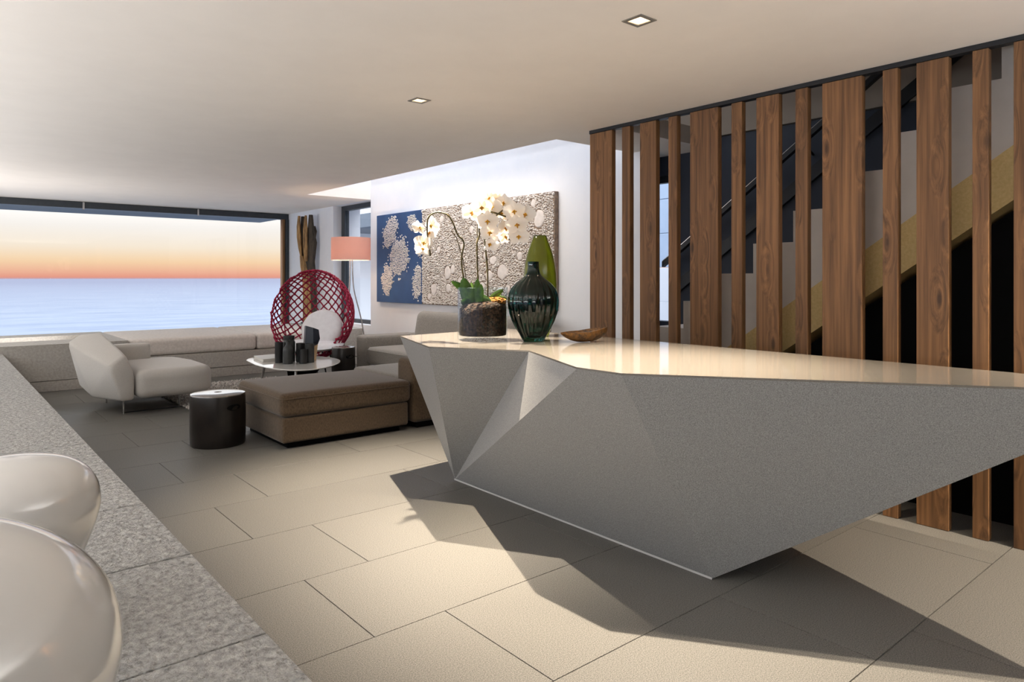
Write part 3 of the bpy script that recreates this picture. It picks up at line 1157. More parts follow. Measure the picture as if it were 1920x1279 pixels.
vessel('bottle', (3.10, 7.64), [(0, 0), (0.052, 0), (0.056, 0.006), (0.056, 0.155), (0.05, 0.18), (0.03, 0.205), (0.022, 0.22), (0.022, 0.255),
                                (0.026, 0.258), (0.026, 0.268), (0.017, 0.268), (0.017, 0.20), (0, 0.2)], 'charcoal', 'small charcoal bottle with a narrow neck, nearest on the coffee table')
vessel('jar', (3.19, 7.83), [(0, 0), (0.066, 0), (0.07, 0.006), (0.07, 0.225), (0.062, 0.242), (0.06, 0.25), (0.064, 0.256), (0.064, 0.30), (0.056, 0.30), (0.05, 0.24), (0, 0.2)],
       'charcoal', 'tall charcoal jar with a broad collar, behind the narrow-necked bottle', cat='jar')
vessel('tumbler', (3.06, 7.80), hollow(0.045, 0.235), 'black_ceramic', 'black straight tumbler at the left of the vessel group', cat='tumbler')
vessel('tumbler', (3.245, 7.555), hollow(0.046, 0.16), 'black_ceramic', 'short black tumbler in front of the vessel group', cat='tumbler')
vessel('tumbler', (3.34, 7.60), hollow(0.052, 0.215), 'charcoal', 'grey tumbler at the right of the vessel group', cat='tumbler')
vessel('tumbler', (3.29, 7.74), hollow(0.05, 0.215), 'black_ceramic', 'black tumbler hidden in the middle of the vessel group', cat='tumbler')
fv = empty('faceted_vase', (3.44, 7.77, TZ), 'dark blue faceted vase on a pale wooden foot, right of the vessel group', 'vase')
cx_, cy_ = 3.44, 7.77


def ringp(r, z, n=6, rot=0.3, tilt=0.0, sx=1.0):
    return [(cx_ + sx * r * math.cos(rot + 2 * PI * k / n), cy_ + r * math.sin(rot + 2 * PI * k / n), TZ + z + tilt * math.cos(rot + 2 * PI * k / n)) for k in range(n)]


bm = hull(B(), ringp(0.052, 0.001) + ringp(0.075, 0.175, tilt=0.02))
obj('wood_foot', bm, 'pale_wood', fv)
bm = hull(B(), [(x, y, z + 0.003) for x, y, z in ringp(0.0755, 0.175, tilt=0.02)] + ringp(0.10, 0.22, tilt=0.05) + ringp(0.085, 0.385, tilt=-0.03))
obj('upper_body', bm, 'slate_blue', fv)

# ------------------------------------------------------------------ red net chair
nc = empty('net_chair', (3.9, 8.8, 0), 'crimson knotted rope net armchair with an egg-shaped shell and grey cushions', 'chair')
C0 = Vector((3.90, 8.80, 0.86))
o1 = Vector((-0.66, -0.52, 0.20)).normalized()
sx_ = Vector((0, 0, 1)).cross(o1).normalized()
sy_ = o1.cross(sx_)
RX, RY, RZ = 0.55, 0.60, 0.54
PHI = math.radians(104)


def shell(s, t, k=1.0):
    r = math.hypot(s, t)
    ph = r * PHI
    cth, sth = (s / r, t / r) if r > 1e-9 else (1, 0)
    loc = sx_ * (cth * math.sin(ph) * RX) + sy_ * (sth * math.sin(ph) * RY) - o1 * (math.cos(ph) * RZ * 0.85)
    return C0 + loc * k


NG = 12
knots = {}
stp = 0.088
for i in range(-2 * NG, 2 * NG + 1):
    for j in range(-2 * NG, 2 * NG + 1):
        s = (i - j) * stp * 0.7071
        t = (i + j) * stp * 0.7071
        r = math.hypot(s, t)
        if r <= 1.0:
            jit = 0.008
            s2, t2 = s + R_.uniform(-jit, jit), t + R_.uniform(-jit, jit)
            knots[(i, j)] = shell(s2, t2)
bm = B()


def rope(bm, p, q, r=0.0095):
    m_ = (p + q) / 2
    out = (m_ - C0).normalized() * 0.006
    tube(bm, [p, m_ + out, q], [r * 0.9, r, r * 0.9], 6, cap=False)


for (i, j), p in knots.items():
    bmesh.ops.create_icosphere(bm, subdivisions=1, radius=0.019, matrix=Matrix.Translation(p))
    for d_ in ((1, 0), (0, 1)):
        q = knots.get((i + d_[0], j + d_[1]))
        if q:
            rope(bm, p, q)
# rim: join the outermost knots in order of angle
rim = []
for (i, j), p in knots.items():
    nb = sum((i + a_, j + b_) in knots for a_, b_ in ((1, 0), (-1, 0), (0, 1), (0, -1)))
    if nb < 4:
        l_ = p - C0
        rim.append((math.atan2(l_.dot(sy_), l_.dot(sx_)), p))
rim.sort(key=lambda q: q[0])
for k in range(len(rim)):
    rope(bm, rim[k][1], rim[(k + 1) % len(rim)][1], 0.011)
obj('rope_net', bm, 'rope_red', nc, smooth=60)
# supporting hoop and legs
hp = [shell(0.62 * math.cos(a), 0.62 * math.sin(a), 1.03) for a in [2 * PI * k / 40 for k in range(41)]]
obj('seat_hoop', tube(B(), hp, 0.008, 8), 'rope_red', nc, smooth=60)
for dx, dy in ((-0.22, -0.16), (0.18, -0.24), (-0.16, 0.24), (0.24, 0.16)):
    bm = B()
    tube(bm, [(3.9 + dx * 1.25, 8.8 + dy * 1.25, 0.001), (3.9 + dx * 0.8, 8.8 + dy * 0.8, 0.42)], [0.010, 0.013], 8)
    obj('leg', bm, 'black_metal', nc, smooth=40)


def pillow(c, nrm, ru, rv, th, m, name, parent, roll=0.0):
    bm = B()
    nrm = Vector(nrm).normalized()
    u_ = Vector((0, 0, 1)).cross(nrm)
    if u_.length < 0.05:
        u_ = Vector((1, 0, 0))
    u_.normalize()
    v_ = nrm.cross(u_)
    N, M = 48, 12
    prevr = None
    top_, bot_ = [], []
    for side, arr in ((1, top_), (-1, bot_)):
        for i in range(M + 1):
            r = i / M
            z = th * (1 - r ** 3.2) ** 0.55 if r < 1 else 0
            if r == 0:
                arr.append([bm.verts.new(Vector(c) + nrm * side * th)])
                continue
            ring = []
            for k in range(N):
                a = 2 * PI * k / N
                wr = 1 + 0.012 * math.sin(a * 9 + i) * (r ** 4)
                p = Vector(c) + u_ * (math.cos(a) * ru * r * wr) + v_ * (math.sin(a) * rv * r * wr) + nrm * side * z
                ring.append(p)
            if i == M and side == -1:
                arr.append(top_[M])
            else:
                arr.append([bm.verts.new(p) for p in ring])
        for i in range(M):
            for k in range(N):
                k2 = (k + 1) % N
                if i == 0:
                    bm.faces.new((arr[0][0], arr[1][k], arr[1][k2]))
                else:
                    bm.faces.new((arr[i][k], arr[i + 1][k], arr[i + 1][k2], arr[i][k2]))
    return obj(name, bm, m, parent, smooth=80)


pillow((3.83, 8.62, 0.475), (-0.05, -0.08, 1), 0.40, 0.36, 0.055, 'white_cloth', 'seat_cushion', nc)
pillow((3.99, 8.68, 0.68), (-0.60, -0.72, 0.42), 0.275, 0.27, 0.075, 'white_cloth', 'back_cushion', nc)

# ------------------------------------------------------------------ floor lamp
fl = empty('floor_lamp', (4.60, 9.06, 0), 'floor lamp with salmon drum shade on three bent steel legs', 'lamp')
LX, LY = 4.60, 9.06
bm = B()
lathe(bm, [(0.276, 1.605), (0.276, 1.925), (0.273, 1.925), (0.273, 1.605)], (LX, LY, 0), 64, closed=True)
obj('lamp_shade', bm, 'shade_cloth', fl, smooth=60)
bm = B()
lathe(bm, [(0.272, 1.606), (0.279, 1.606), (0.279, 1.612), (0.272, 1.612)], (LX, LY, 0), 64, closed=True)
obj('shade_rim', bm, 'white_gloss', fl, smooth=60)
bm = B()
bmesh.ops.create_uvsphere(bm, u_segments=16, v_segments=10, radius=0.04, matrix=Matrix.Translation((LX, LY, 1.76)))
obj('bulb', bm, 'lamp_glow', fl, smooth=60)
bm = B()
tube(bm, [(LX, LY, 1.66), (LX, LY, 1.72)], 0.018, 10)
for k in range(3):
    a = k * 2.094
    tube(bm, [(LX, LY, 1.67), (LX + 0.27 * math.cos(a), LY + 0.27 * math.sin(a), 1.67)], 0.004, 6)
obj('socket', bm, 'steel', fl, smooth=40)
for a in (-40 + 0, 100, 215):
    ca, sa = math.cos(math.radians(a)), math.sin(math.radians(a))
    p = curve([(LX + ca * 0.02, LY + sa * 0.02, 1.66), (LX + ca * 0.025, LY + sa * 0.025, 1.40), (LX + ca * 0.05, LY + sa * 0.05, 1.15),
               (LX + ca * 0.15, LY + sa * 0.15, 0.75), (LX + ca * 0.20, LY + sa * 0.20, 0.40), (LX + ca * 0.205, LY + sa * 0.205, 0.005)], 8)
    obj('leg', tube(B(), p, 0.009, 8), 'steel', fl, smooth=60)
light('lamp_bulb', 'POINT', (LX, LY, 1.70), 19, (1.0, 0.72, 0.46), shadow_soft_size=0.05)

# ------------------------------------------------------------------ driftwood sculpture on the bench end
dw = empty('driftwood_sculpture', (4.97, 11.35, BEN_Z), 'upright driftwood sculpture with split prongs against the white wall', 'sculpture')


def plank(path, w, t, m, name):
    """a weathered split board: rectangular section swept along a path in x,y,z"""
    bm = B()
    P = [Vector(p) for p in path]
    rings = []
    f_ = Vector((0.6428, 0.7660, 0))
    r_ = Vector((0.7660, -0.6428, 0))
    for i, p in enumerate(P):
        ww_ = w[i] * 1.4
        tt = t[i] if isinstance(t, (list, tuple)) else t
        jig = [1 + 0.15 * noise.noise(Vector((p.x * 9 + k * 3.1, p.z * 6, k))) for k in range(6)]
        o_ = [(-.5, -.3), (-.2, -.5), (.3, -.5), (.5, -.1), (.4, .5), (-.4, .5)]
        rings.append([bm.verts.new(p + r_ * (a * ww_ * jig[k]) + f_ * (b * tt * jig[k])) for k, (a, b) in enumerate(o_)])
    for i in range(len(rings) - 1):
        for k in range(6):
            bm.faces.new((rings[i][k], rings[i][(k + 1) % 6], rings[i + 1][(k + 1) % 6], rings[i + 1][k]))
    bm.faces.new(rings[0][::-1])
    bm.faces.new(rings[-1])
    return obj(name, bm, m, dw, smooth=30)


def dwp(u, v, dd=0.0):
    """pixel-height coordinates of the sculpture, laid on a slab 12 m out"""
    d = 12.0 + dd
    q = Vector((0.6428, 0.7660)) * d + Vector((0.7660, -0.6428)) * ((u - 960) / 1300.0 * d)
    return (q.x, q.y, 1.35 - (v - 521.5) / 1300.0 * d)


def pp(lst, dd=0.0):
    out = [dwp(u, v, dd) for u, v in lst]
    return out


s_ = 12.0 / 1300
plank(pp([(561, 405), (560, 425), (561, 445), (563, 465), (565, 480)]), [3 * s_, 5 * s_, 6 * s_, 5 * s_, 3 * s_], 0.05, 'driftwood', 'prong')
plank(pp([(568, 406), (568, 430), (567, 455), (567, 480)], 0.05), [4.5 * s_, 6 * s_, 8 * s_, 6 * s_], 0.05, 'driftwood_dark', 'prong')
plank(pp([(573.5, 404), (573, 430), (572.5, 460), (573.5, 490)], -0.04), [2.5 * s_, 5.5 * s_, 6 * s_, 4 * s_], 0.05, 'driftwood', 'prong')
plank(pp([(583, 403), (583, 426), (584, 455), (581, 490), (586, 540), (587, 580), (588, 605)], 0.02), [4.5 * s_, 8 * s_, 15 * s_, 14 * s_, 12 * s_, 12 * s_, 12 * s_], 0.09, 'driftwood_dark', 'prong')
plank(pp([(589, 424), (591, 434), (589, 450)], 0.06), [4 * s_, 5 * s_, 3 * s_], 0.05, 'driftwood_dark', 'prong')
plank(pp([(566, 480), (570, 500), (575, 520), (577, 560), (577.5, 590), (578, 605)], 0.0), [5 * s_, 9 * s_, 11 * s_, 12 * s_, 13 * s_, 13 * s_], 0.08, 'driftwood', 'trunk')
bx, by, _ = dwp(583, 600)
obj('base', bbox(bx - 0.13, bx + 0.13, by - 0.13, by + 0.13, BEN_Z + 0.001, BEN_Z + 0.03, 0.006), 'black_metal', dw)

# ------------------------------------------------------------------ wall art
AX = X_E - 0.062
ar = empty('wall_art', (AX, 7.35, 0.995), 'wide textured wall panel, blue at left and white pebbled at right', 'artwork')
obj('blue_panel', bbox(AX, X_E - 0.004, 8.035, 9.285, 0.995, 2.285, 0.003, 1), 'art_blue', ar)
obj('white_panel', bbox(AX, X_E - 0.004, 5.41, 8.030, 0.995, 2.285, 0.003, 1), 'art_ground', ar, label='white pebbled panel')


def bead(bm, y, z, r, h, n=7, ry=1.0, rot=0.0):
    o_ = [R_.uniform(0.85, 1.12) for _ in range(n)]
    lo = [bm.verts.new((AX + 0.0005, y + math.cos(rot + 2 * PI * k / n) * r * o_[k], z + math.sin(rot + 2 * PI * k / n) * r * ry * o_[k])) for k in range(n)]
    mi = [bm.verts.new((AX - h * 0.75, y + math.cos(rot + 2 * PI * k / n) * r * .88 * o_[k], z + math.sin(rot + 2 * PI * k / n) * r * .88 * ry * o_[k])) for k in range(n)]
    hi = [bm.verts.new((AX - h, y + math.cos(rot + 2 * PI * k / n) * r * .55 * o_[k], z + math.sin(rot + 2 * PI * k / n) * r * .55 * ry * o_[k])) for k in range(n)]
    for k in range(n):
        k2 = (k + 1) % n
        bm.faces.new((lo[k], lo[k2], mi[k2], mi[k]))
        bm.faces.new((mi[k], mi[k2], hi[k2], hi[k]))
    bm.faces.new(hi)


# big flat pebbles of the white panel (y, z, radius, aspect)
BIG = [(5.66, 2.00, 0.085, 1.3), (6.30, 1.42, 0.10, 0.95), (6.55, 1.38, 0.075, 0.9), (6.47, 1.56, 0.065, 0.9), (6.62, 1.62, 0.05, 1.1), (6.68, 1.25, 0.06, 0.9),
       (7.42, 1.42, 0.075, 1.25), (7.30, 1.46, 0.05, 1.3), (7.40, 1.22, 0.055, 1.2), (7.74, 1.20, 0.075, 1.1), (7.15, 1.30, 0.05, 1.2), (6.95, 1.20, 0.055, 1.3),
       (6.80, 1.15, 0.06, 1.2), (5.98, 1.60, 0.055, 1.0), (6.10, 2.18, 0.07, 0.8), (5.75, 2.18, 0.045, 1.1), (7.85, 1.10, 0.05, 1.0), (7.55, 2.12, 0.05, 1.0), (6.9, 1.95, 0.045, 1.2),
       (6.2, 1.22, 0.05, 1.1), (7.62, 1.72, 0.045, 1.2), (5.55, 1.32, 0.05, 1.2), (5.9, 1.2, 0.045, 1.0), (7.1, 1.75, 0.04, 1.0)]
for y_, z_, r_0, asp in BIG:
    bm = B()
    bead(bm, y_, z_, r_0, 0.010, 12, asp, R_.uniform(0, 1))
    obj('pebble', bm, 'art_white', ar)
bm = B()
grid = {}
for tries in range(60000):
    yy, zz = R_.uniform(5.424, 8.018), R_.uniform(1.008, 2.272)
    rad = 0.0085 + 0.0035 * (noise.noise(Vector((yy * 2.2, zz * 2.2, 3.3))) + 0.5) + (R_.random() ** 6) * 0.012
    if tries > 30000:
        rad *= 0.72
    gi, gj = int(yy / 0.05), int(zz / 0.05)
    if any((yy - a) ** 2 + (zz - b) ** 2 < (0.93 * (c + rad)) ** 2 for di in (-1, 0, 1) for dj in (-1, 0, 1) for a, b, c in grid.get((gi + di, gj + dj), ())):
        continue
    if any((yy - a) ** 2 + ((zz - b) / s2) ** 2 < (c + rad * 0.9) ** 2 for a, b, c, s2 in BIG):
        continue
    grid.setdefault((gi, gj), []).append((yy, zz, rad))
    bead(bm, yy, zz, rad * 1.02, 0.008 + rad * 0.45, 6, 1.0, R_.uniform(0, 1))
obj('pebble_field', bm, 'art_bead', ar, kind='stuff')
bm = B()
# colonies of beads on the blue panel: (y, z, ry, rz, tilt)
ISL = [(8.88, 2.02, 0.26, 0.17, -0.9), (8.63, 1.64, 0.28, 0.25, -0.8), (8.97, 1.32, 0.17, 0.22, 0.2), (8.28, 2.13, 0.12, 0.12, 0.3), (8.13, 1.30, 0.13, 0.25, 0.2), (8.08, 1.75, 0.05, 0.10, 0)]
for (cy1, cz1, ra, rb_, ti) in ISL:
    n_b = int(ra * rb_ * 5200)
    cells = set()
    z = -rb_ * 1.35
    while z < rb_ * 1.35:
        y = -ra * 1.35
        while y < ra * 1.35:
            yy, zz = y + R_.uniform(-.006, .006), z + R_.uniform(-.006, .006)
            a_ = yy * math.cos(ti) + zz * math.sin(ti)
            b_ = -yy * math.sin(ti) + zz * math.cos(ti)
            e_ = (a_ / ra) ** 2 + (b_ / rb_) ** 2
            edge = 0.9 + 0.45 * noise.noise(Vector((cy1 * 7 + yy * 9, zz * 9, 1.7)))
            Y_, Z_ = cy1 + yy, cz1 + zz
            if 8.05 < Y_ < 9.27 and 1.01 < Z_ < 2.27:
                if e_ < edge:
                    bead(bm, Y_, Z_, 0.0095 + R_.uniform(-.002, .002), 0.010, 6)
                elif e_ < edge + 0.55 and R_.random() < 0.10:
                    bead(bm, Y_, Z_, 0.008 + R_.uniform(0, .006), 0.009, 6)
            y += 0.0215
        z += 0.0195
obj('bead_colony', bm, 'art_bead', ar, kind='stuff')

# ------------------------------------------------------------------ things on the counter
pb = empty('potted_orchid', (2.714, 3.527, H), 'white orchid with arching stems growing in a clear glass cylinder', 'plant')
PC = (2.714, 3.527, H + 0.0005)
bm = B()
lathe(bm, [(0, 0.0), (0.152, 0.0), (0.160, 0.008), (0.161, 0.335), (0.156, 0.335), (0.155, 0.034), (0.14, 0.028), (0, 0.028)], PC, 64)
obj('glass_cylinder', bm, 'jar_glass', pb, smooth=12)
bm = B()
N = 40
rings = []
for i, (r, z) in enumerate([(0.0, 0.031), (0.150, 0.031), (0.152, 0.06), (0.152, 0.12), (0.152, 0.17), (0.150, 0.205), (0.12, 0.228), (0.07, 0.238), (0.0, 0.24)]):
    rings.append((r, z))
lathe(bm, rings, PC, N)
for v in bm.verts:
    if v.co.z > H + 0.16:
        rx = (v.co.x - PC[0]) * 0.766 - (v.co.y - PC[1]) * 0.643
        v.co.z += 0.008 + rx * 0.10 + 0.010 * noise.noise(v.co * 30)
obj('bark_soil', bm, 'bark', pb, smooth=60)
bm = B()
mc = Vector((PC[0] + 0.766 * 0.075, PC[1] - 0.643 * 0.075, H + 0.243))
bmesh.ops.create_icosphere(bm, subdivisions=4, radius=0.085, matrix=Matrix.Translation(mc))
for v in bm.verts:
    l_ = v.co - mc
    v.co = mc + Vector((l_.x, l_.y, l_.z * 0.36)) * (1 + 0.16 * noise.noise(v.co * 60))
    hd = Vector((v.co.x - PC[0], v.co.y - PC[1], 0))
    if hd.length > 0.150:
        k = 0.150 / hd.length
        v.co.x, v.co.y = PC[0] + hd.x * k, PC[1] + hd.y * k
obj('moss', bm, 'moss', pb, smooth=60)

FW = Vector((0.6428, 0.7660, 0))
RT = Vector((0.7660, -0.6428, 0))
UP = Vector((0, 0, 1))


def at(u, v, d=4.447):
    """world point of the plant, measured on the upright slab through the pot"""
    return FW * d + RT * ((u - 960) / 1300.0 * d) + UP * (1.35 - (v - 521.5) / 1300.0 * d)


def leaf(base_, tip_, w, bend, name='leaf'):
    bm = B()
    b_, t_ = Vector(base_), Vector(tip_)
    ax = (t_ - b_)
    sd = ax.cross(FW)
    if sd.length < 1e-4:
        sd = RT.copy()
    sd.normalize()
    nr = sd.cross(ax).normalized()
    n1, n2 = 10, 4
    g = []
    for i in range(n1 + 1):
        s = i / n1
        ww = w * (math.sin(PI * min(1, s * 0.86 + 0.14)) ** 0.6) * (1 if s < 0.97 else 0.45)
        c_ = b_ + ax * s + Vector((0, 0, -1)) * bend * s * s
        g.append([bm.verts.new(c_ + sd * (ww * (j / n2 - 0.5)) + nr * (abs(j / n2 - 0.5) * ww * 0.35)) for j in range(n2 + 1)])
    for i in range(n1):
        for j in range(n2):
            bm.faces.new((g[i][j], g[i][j + 1], g[i + 1][j + 1], g[i + 1][j]))
    r_ = bmesh.ops.solidify(bm, geom=list(bm.faces), thickness=0.003)
    return obj(name, bm, 'leaf_green', pb, smooth=70)


sb = 4.43
leaf(at(880, 552, 4.44), at(846, 521, 4.40), 0.045, 0.02)
leaf(at(880, 572, 4.40), at(868, 520, 4.40), 0.085, 0.0)
leaf(at(884, 562, 4.48), at(884, 529, 4.52), 0.06, 0.0)
leaf(at(893, 570, 4.42), at(895, 522, 4.42), 0.055, -0.0)
leaf(at(897, 572, 4.38), at(902, 532, 4.36), 0.05, 0.0)
leaf(at(896, 562, 4.40), at(922, 560, 4.36), 0.06, 0.02)
leaf(at(918, 562, 4.46), at(944, 540, 4.46), 0.04, 0.01)
leaf(at(920, 560, 4.52), at(952, 552, 4.52), 0.035, 0.03)
leaf(at(876, 575, 4.42), at(870, 560, 4.36), 0.06, 0.0)

# stems and support sticks
obj('stem', tube(B(), curve([at(u, v) for u, v in [(877, 575), (871, 532), (866, 500), (866, 478), (870, 458), (866, 448), (858, 440), (850, 420), (842, 406), (832, 400),
                                                       (820, 398), (809, 402), (802, 412), (801, 430), (802, 448), (805, 466), (807, 480)]], 5), 0.0055, 7), 'stem_green', pb, smooth=60)
obj('stick', tube(B(), [at(u, v, 4.46) for u, v in [(882, 575), (868, 486), (856, 446), (846, 432)]], 0.003, 6), 'stem_green', pb, smooth=60)
obj('stem', tube(B(), curve([at(u, v, 4.46) for u, v in [(900, 575), (896, 520), (894.5, 480), (894.5, 455), (899, 440), (898, 418), (897, 408), (906, 399), (922, 398), (942, 404), (958, 412), (962, 430), (955, 450)]], 5), 0.0055, 7), 'stem_green', pb, smooth=60)
obj('stick', tube(B(), [at(u, v, 4.48) for u, v in [(899, 575), (895, 500), (895, 420)]], 0.003, 6), 'stem_green', pb, smooth=60)
obj('stem', tube(B(), curve([at(u, v, 4.45) for u, v in [(914, 580), (914.5, 540), (914, 500), (911, 470), (909, 450), (915, 425), (930, 405), (946, 392)]], 5), 0.005, 7), 'stem_green', pb, smooth=60)
obj('stick', tube(B(), [at(u, v, 4.47) for u, v in [(916, 580), (913, 505), (908, 448)]], 0.003, 6), 'stem_green', pb, smooth=60)


def petal_fan(bm, c, ux, uy, nz, ang, L, w, cup):
    d_ = ux * math.cos(ang) + uy * math.sin(ang)
    s_1 = -ux * math.sin(ang) + uy * math.cos(ang)
    n1, n2 = 7, 6
    g = []
    for i in range(n1 + 1):
        s = i / n1
        ww = w * math.sin(PI * (0.06 + 0.90 * s ** 0.85)) ** 0.75
        row_ = []
        for j in range(n2 + 1):
            q = j / n2 - 0.5
            row_.append(bm.verts.new(c + d_ * (L * s) + s_1 * (ww * q) + nz * (cup * s * s - abs(q) * ww * 0.18)))
        g.append(row_)
    for i in range(n1):
        for j in range(n2):
            bm.faces.new((g[i][j], g[i][j + 1], g[i + 1][j + 1], g[i + 1][j]))


def flower(u, v, d, size, yaw=0.0, pitch=0.0, roll=0.0):
    c = at(u, v, d)
    nz = -FW
    nz = Matrix.Rotation(yaw, 3, 'Z') @ nz
    side = nz.cross(UP).normalized() * -1
    nz = Matrix.Rotation(pitch, 3, side) @ nz
    ux = nz.cross(UP).normalized() * -1
    uy = nz.cross(ux) * 1.0
    if uy.z < 0:
        uy = -uy
    ux, uy = ux * math.cos(roll) + uy * math.sin(roll), uy * math.cos(roll) - ux * math.sin(roll)
    bm = B()
    S_ = size
    for a in (90, 215, 325):
        petal_fan(bm, c - nz * 0.004, ux, uy, nz, math.radians(a), S_ * 0.52, S_ * 0.40, -0.004)
    for a in (12, 168):
        petal_fan(bm, c, ux, uy, nz, math.radians(a), S_ * 0.56, S_ * 0.62, -0.006)
    f = obj('flower', bm, 'petal', pb, smooth=80, origin=c)
    bm = B()
    for (a, L) in ((200, 0.13), (340, 0.13), (270, 0.17)):
        d_ = ux * math.cos(math.radians(a)) + uy * math.sin(math.radians(a))
        tube(bm, [c + nz * 0.004, c + nz * 0.014 + d_ * S_ * L * 0.6, c + nz * 0.010 + d_ * S_ * L], [0.0045, 0.006, 0.002], 6)
    bmesh.ops.create_icosphere(bm, subdivisions=1, radius=0.0065, matrix=Matrix.Translation(c + nz * 0.008 + uy * 0.004))
    obj('lip', bm, 'lip_yellow', f, smooth=60, origin=c, label='yellow lip')


FL = [(884, 399, 4.46, 0.125, 0.5, 0.1), (903, 389, 4.42, 0.125, 0.1, 0.15), (923, 387, 4.46, 0.12, -0.3, 0.2), (945, 380, 4.48, 0.11, -0.5, 0.3), (917, 371, 4.50, 0.10, 0.3, 0.6),
      (932, 372, 4.52, 0.09, 0.6, 0.6), (939, 400, 4.50, 0.10, 0.4, 0.0), (953, 405, 4.52, 0.09, 0.2, -0.2), (964, 396, 4.42, 0.13, 0.0, 0.1), (986, 402, 4.44, 0.125, -0.45, 0.0),
      (914, 415, 4.38, 0.135, 0.05, 0.0), (946, 428, 4.48, 0.11, 0.9, 0.0), (969, 422, 4.40, 0.135, 0.1, -0.1), (919, 437, 4.40, 0.125, -0.1, -0.15), (946, 445, 4.48, 0.10, 0.9, -0.2),
      (973, 444, 4.42, 0.125, -0.2, -0.2), (920, 459, 4.42, 0.11, -0.5, -0.3)]
for q in FL:
    flower(*q, roll=R_.uniform(-.2, .2))
for q in [(786, 427, 4.44, 0.10, 0.9, -0.2), (810, 422, 4.46, 0.12, -0.7, 0.2), (794, 455, 4.42, 0.115, 0.35, 0.0), (793, 468, 4.45, 0.10, 0.2, -0.5), (806, 438, 4.48, 0.11, -0.6, -0.4)]:
    flower(*q, roll=R_.uniform(-.2, .2))

# green vases
dv = lambda i, a, r: r * (1 - (0.055 if 4 <= i <= 15 else 0.0) * (0.5 - 0.5 * math.cos(a * 20)) ** 1.2)
prof = [(0, 0.0), (0.060, 0.0), (0.066, 0.004), (0.072, 0.014), (0.088, 0.045), (0.113, 0.085), (0.135, 0.128), (0.151, 0.175), (0.160, 0.22), (0.1615, 0.255), (0.156, 0.295), (0.140, 0.33), (0.112, 0.362), (0.078, 0.388),
        (0.050, 0.41), (0.040, 0.43), (0.0355, 0.455), (0.0345, 0.49), (0.036, 0.4975), (0.032, 0.498), (0.0305, 0.46), (0.036, 0.425), (0.072, 0.383), (0.134, 0.325), (0.152, 0.255), (0.142, 0.17), (0.104, 0.085), (0.06, 0.03), (0, 0.024)]
bm = B()
lathe(bm, prof, (2.888, 3.234, H + 0.0005), 144, dv)
tag(obj('green_vase', bm, 'teal_glass', smooth=70, origin=(2.888, 3.234, H)), 'ribbed dark teal glass vase with a narrow neck on the counter', 'vase', 'green glass vases on the counter')
prof = [(0, 0.0), (0.055, 0.0), (0.062, 0.006), (0.085, 0.08), (0.103, 0.17), (0.113, 0.26), (0.116, 0.34), (0.112, 0.42), (0.103, 0.49), (0.088, 0.56), (0.068, 0.62), (0.050, 0.665), (0.044, 0.686), (0.040, 0.687),
        (0.044, 0.662), (0.062, 0.617), (0.082, 0.556), (0.097, 0.488), (0.107, 0.42), (0.110, 0.34), (0.107, 0.26), (0.097, 0.17), (0.078, 0.085), (0.05, 0.03), (0, 0.024)]
bm = B()
lathe(bm, prof, (3.20, 3.516, H + 0.0005), 96)
tag(obj('green_vase', bm, 'olive_glass', smooth=70, origin=(3.2, 3.516, H)), 'tall olive green glass vase standing behind the ribbed teal vase', 'vase', 'green glass vases on the counter')

# carved boat-shaped bowl
bw = B()
bc = Vector((3.09, 2.99, H + 0.001))
ax = (RT * 0.93 + FW * 0.37).normalized()
sd = Vector((-ax.y, ax.x, 0))
n1, n2 = 20, 10
out_, inn = [], []
for i in range(n1 + 1):
    s = i / n1
    xx = (s - 0.5) * 0.31
    hw = 0.075 * math.sin(PI * (0.03 + 0.94 * s)) ** 0.7
    rimz = 0.052 + 0.028 * s + 0.02 * abs(s - 0.5)
    bot = 0.0 + 0.05 * abs(2 * s - 1) ** 2.4
    ro, ri = [], []
    for j in range(n2 + 1):
        a = PI * j / n2
        yy = -math.cos(a)
        dz = math.sin(a)
        ro.append(bw.verts.new(bc + ax * xx + sd * (yy * hw) + UP * (rimz - (rimz - bot) * dz)))
        ri.append(bw.verts.new(bc + ax * (xx * 0.95) + sd * (yy * hw * 0.86) + UP * (rimz - (rimz - bot - 0.010) * dz * 0.92)))
    out_.append(ro)
    inn.append(ri)
for i in range(n1):
    for j in range(n2):
        bw.faces.new((out_[i][j], out_[i + 1][j], out_[i + 1][j + 1], out_[i][j + 1]))
        bw.faces.new((inn[i][j], inn[i][j + 1], inn[i + 1][j + 1], inn[i + 1][j]))
    bw.faces.new((out_[i][0], inn[i][0], inn[i + 1][0], out_[i + 1][0]))
    bw.faces.new((out_[i][n2], out_[i + 1][n2], inn[i + 1][n2], inn[i][n2]))
for g in (0, n1):
    for j in range(n2):
        bw.faces.new((out_[g][j], out_[g][j + 1], inn[g][j + 1], inn[g][j]))
tag(obj('wooden_bowl', bw, 'bowl_wood', smooth=50, origin=bc), 'small boat-shaped carved brown bowl on the counter', 'bowl')

# ------------------------------------------------------------------ white pods on the ledge


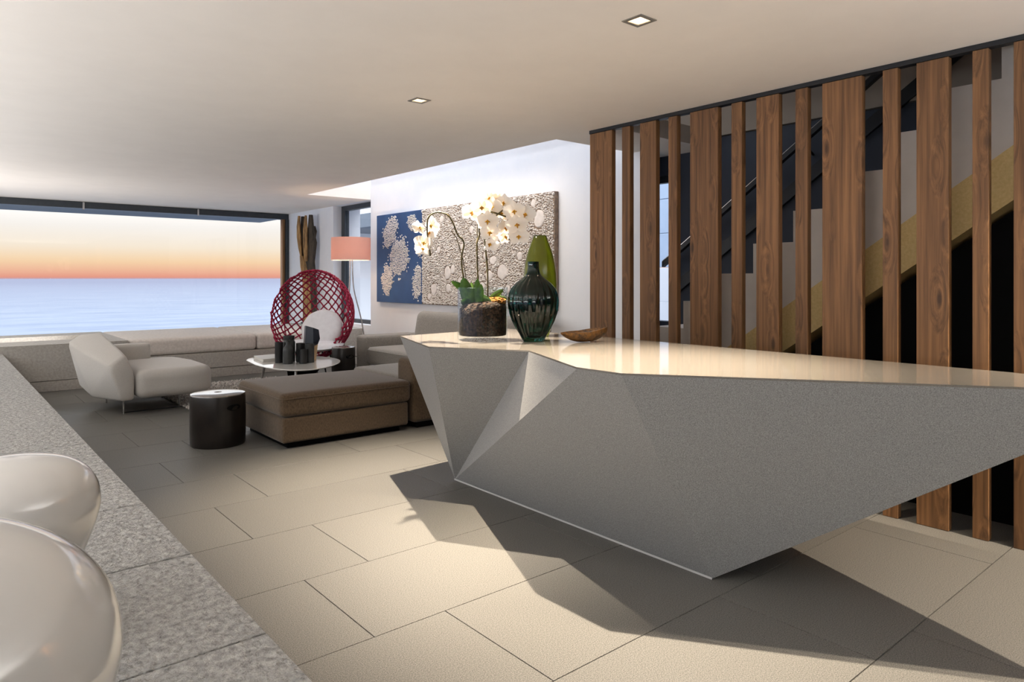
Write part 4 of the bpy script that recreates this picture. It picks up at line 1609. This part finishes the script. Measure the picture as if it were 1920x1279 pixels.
def pod(c, prof, label):
    bm = B()
    prof = [(max(0.0, q.x), q.z) for q in curve([(r, 0, z) for r, z in prof], 6)]
    prof[-1] = (0.0, prof[-1][1])
    lathe(bm, prof, (c[0], c[1], LEDGE_Z + 0.001), 96)
    return tag(obj('white_pod', bm, 'pod_white', smooth=80, origin=(c[0], c[1], LEDGE_Z)), label, 'sculpture', 'glossy white pods on the ledge')


pod((0.148, 2.043), [(0, 0), (0.04, 0.0), (0.06, 0.008), (0.09, 0.06), (0.118, 0.12), (0.145, 0.18), (0.170, 0.245), (0.183, 0.29), (0.186, 0.325), (0.178, 0.365), (0.155, 0.40), (0.115, 0.425),
                     (0.06, 0.438), (0, 0.441)], 'glossy white rounded pod sculpture on the ledge, the further one')
pod((-0.03, 1.18), [(0, 0), (0.06, 0.0), (0.09, 0.01), (0.14, 0.08), (0.185, 0.16), (0.22, 0.24), (0.245, 0.32), (0.248, 0.37), (0.232, 0.43), (0.19, 0.485), (0.13, 0.525), (0.065, 0.547), (0, 0.553)],
    'glossy white rounded pod sculpture on the ledge, cut off at the bottom left corner')

# ------------------------------------------------------------------ outside
bm = B()
nx, ny = 40, 40
S0 = 40000
vs = [bm.verts.new(p) for p in ((-S0, 60, -30), (S0, 60, -30), (S0, S0, -30), (-S0, S0, -30))]
bm.faces.new(vs)
struct('sea', bm, 'sea_water')
bm = B()
box(bm, -30, 30, Y_N + 0.2, 15.5, -0.4, -0.2)
struct('terrace', bm, 'ext_grey')
nb = empty('neighbour_building', (8.5, 17, -3), 'pale neighbouring building seen through the narrow side window', 'building')
nb['kind'] = 'structure'
obj('wall', bbox(7.6, 8.6, 15.5, 17.2, -3, 5.0, 0.01), 'ext_white', nb)
obj('canopy', bbox(7.2, 10.8, 13.3, 16.5, 2.45, 2.75, 0.01), 'ext_grey', nb)
e2 = empty('terrace_wall', (8.2, 5.5, -0.5), 'pale blue panelled outside wall seen through the narrow window between slats', 'wall')
e2['kind'] = 'structure'
for k in range(8):
    obj('panel', bbox(8.2, 8.3, 3.0, 9.5, -0.5 + 0.5 * k + 0.008, -0.5 + 0.5 * (k + 1), 0.004, 1), 'ext_white' if k < 4 else 'ext_blue', e2)
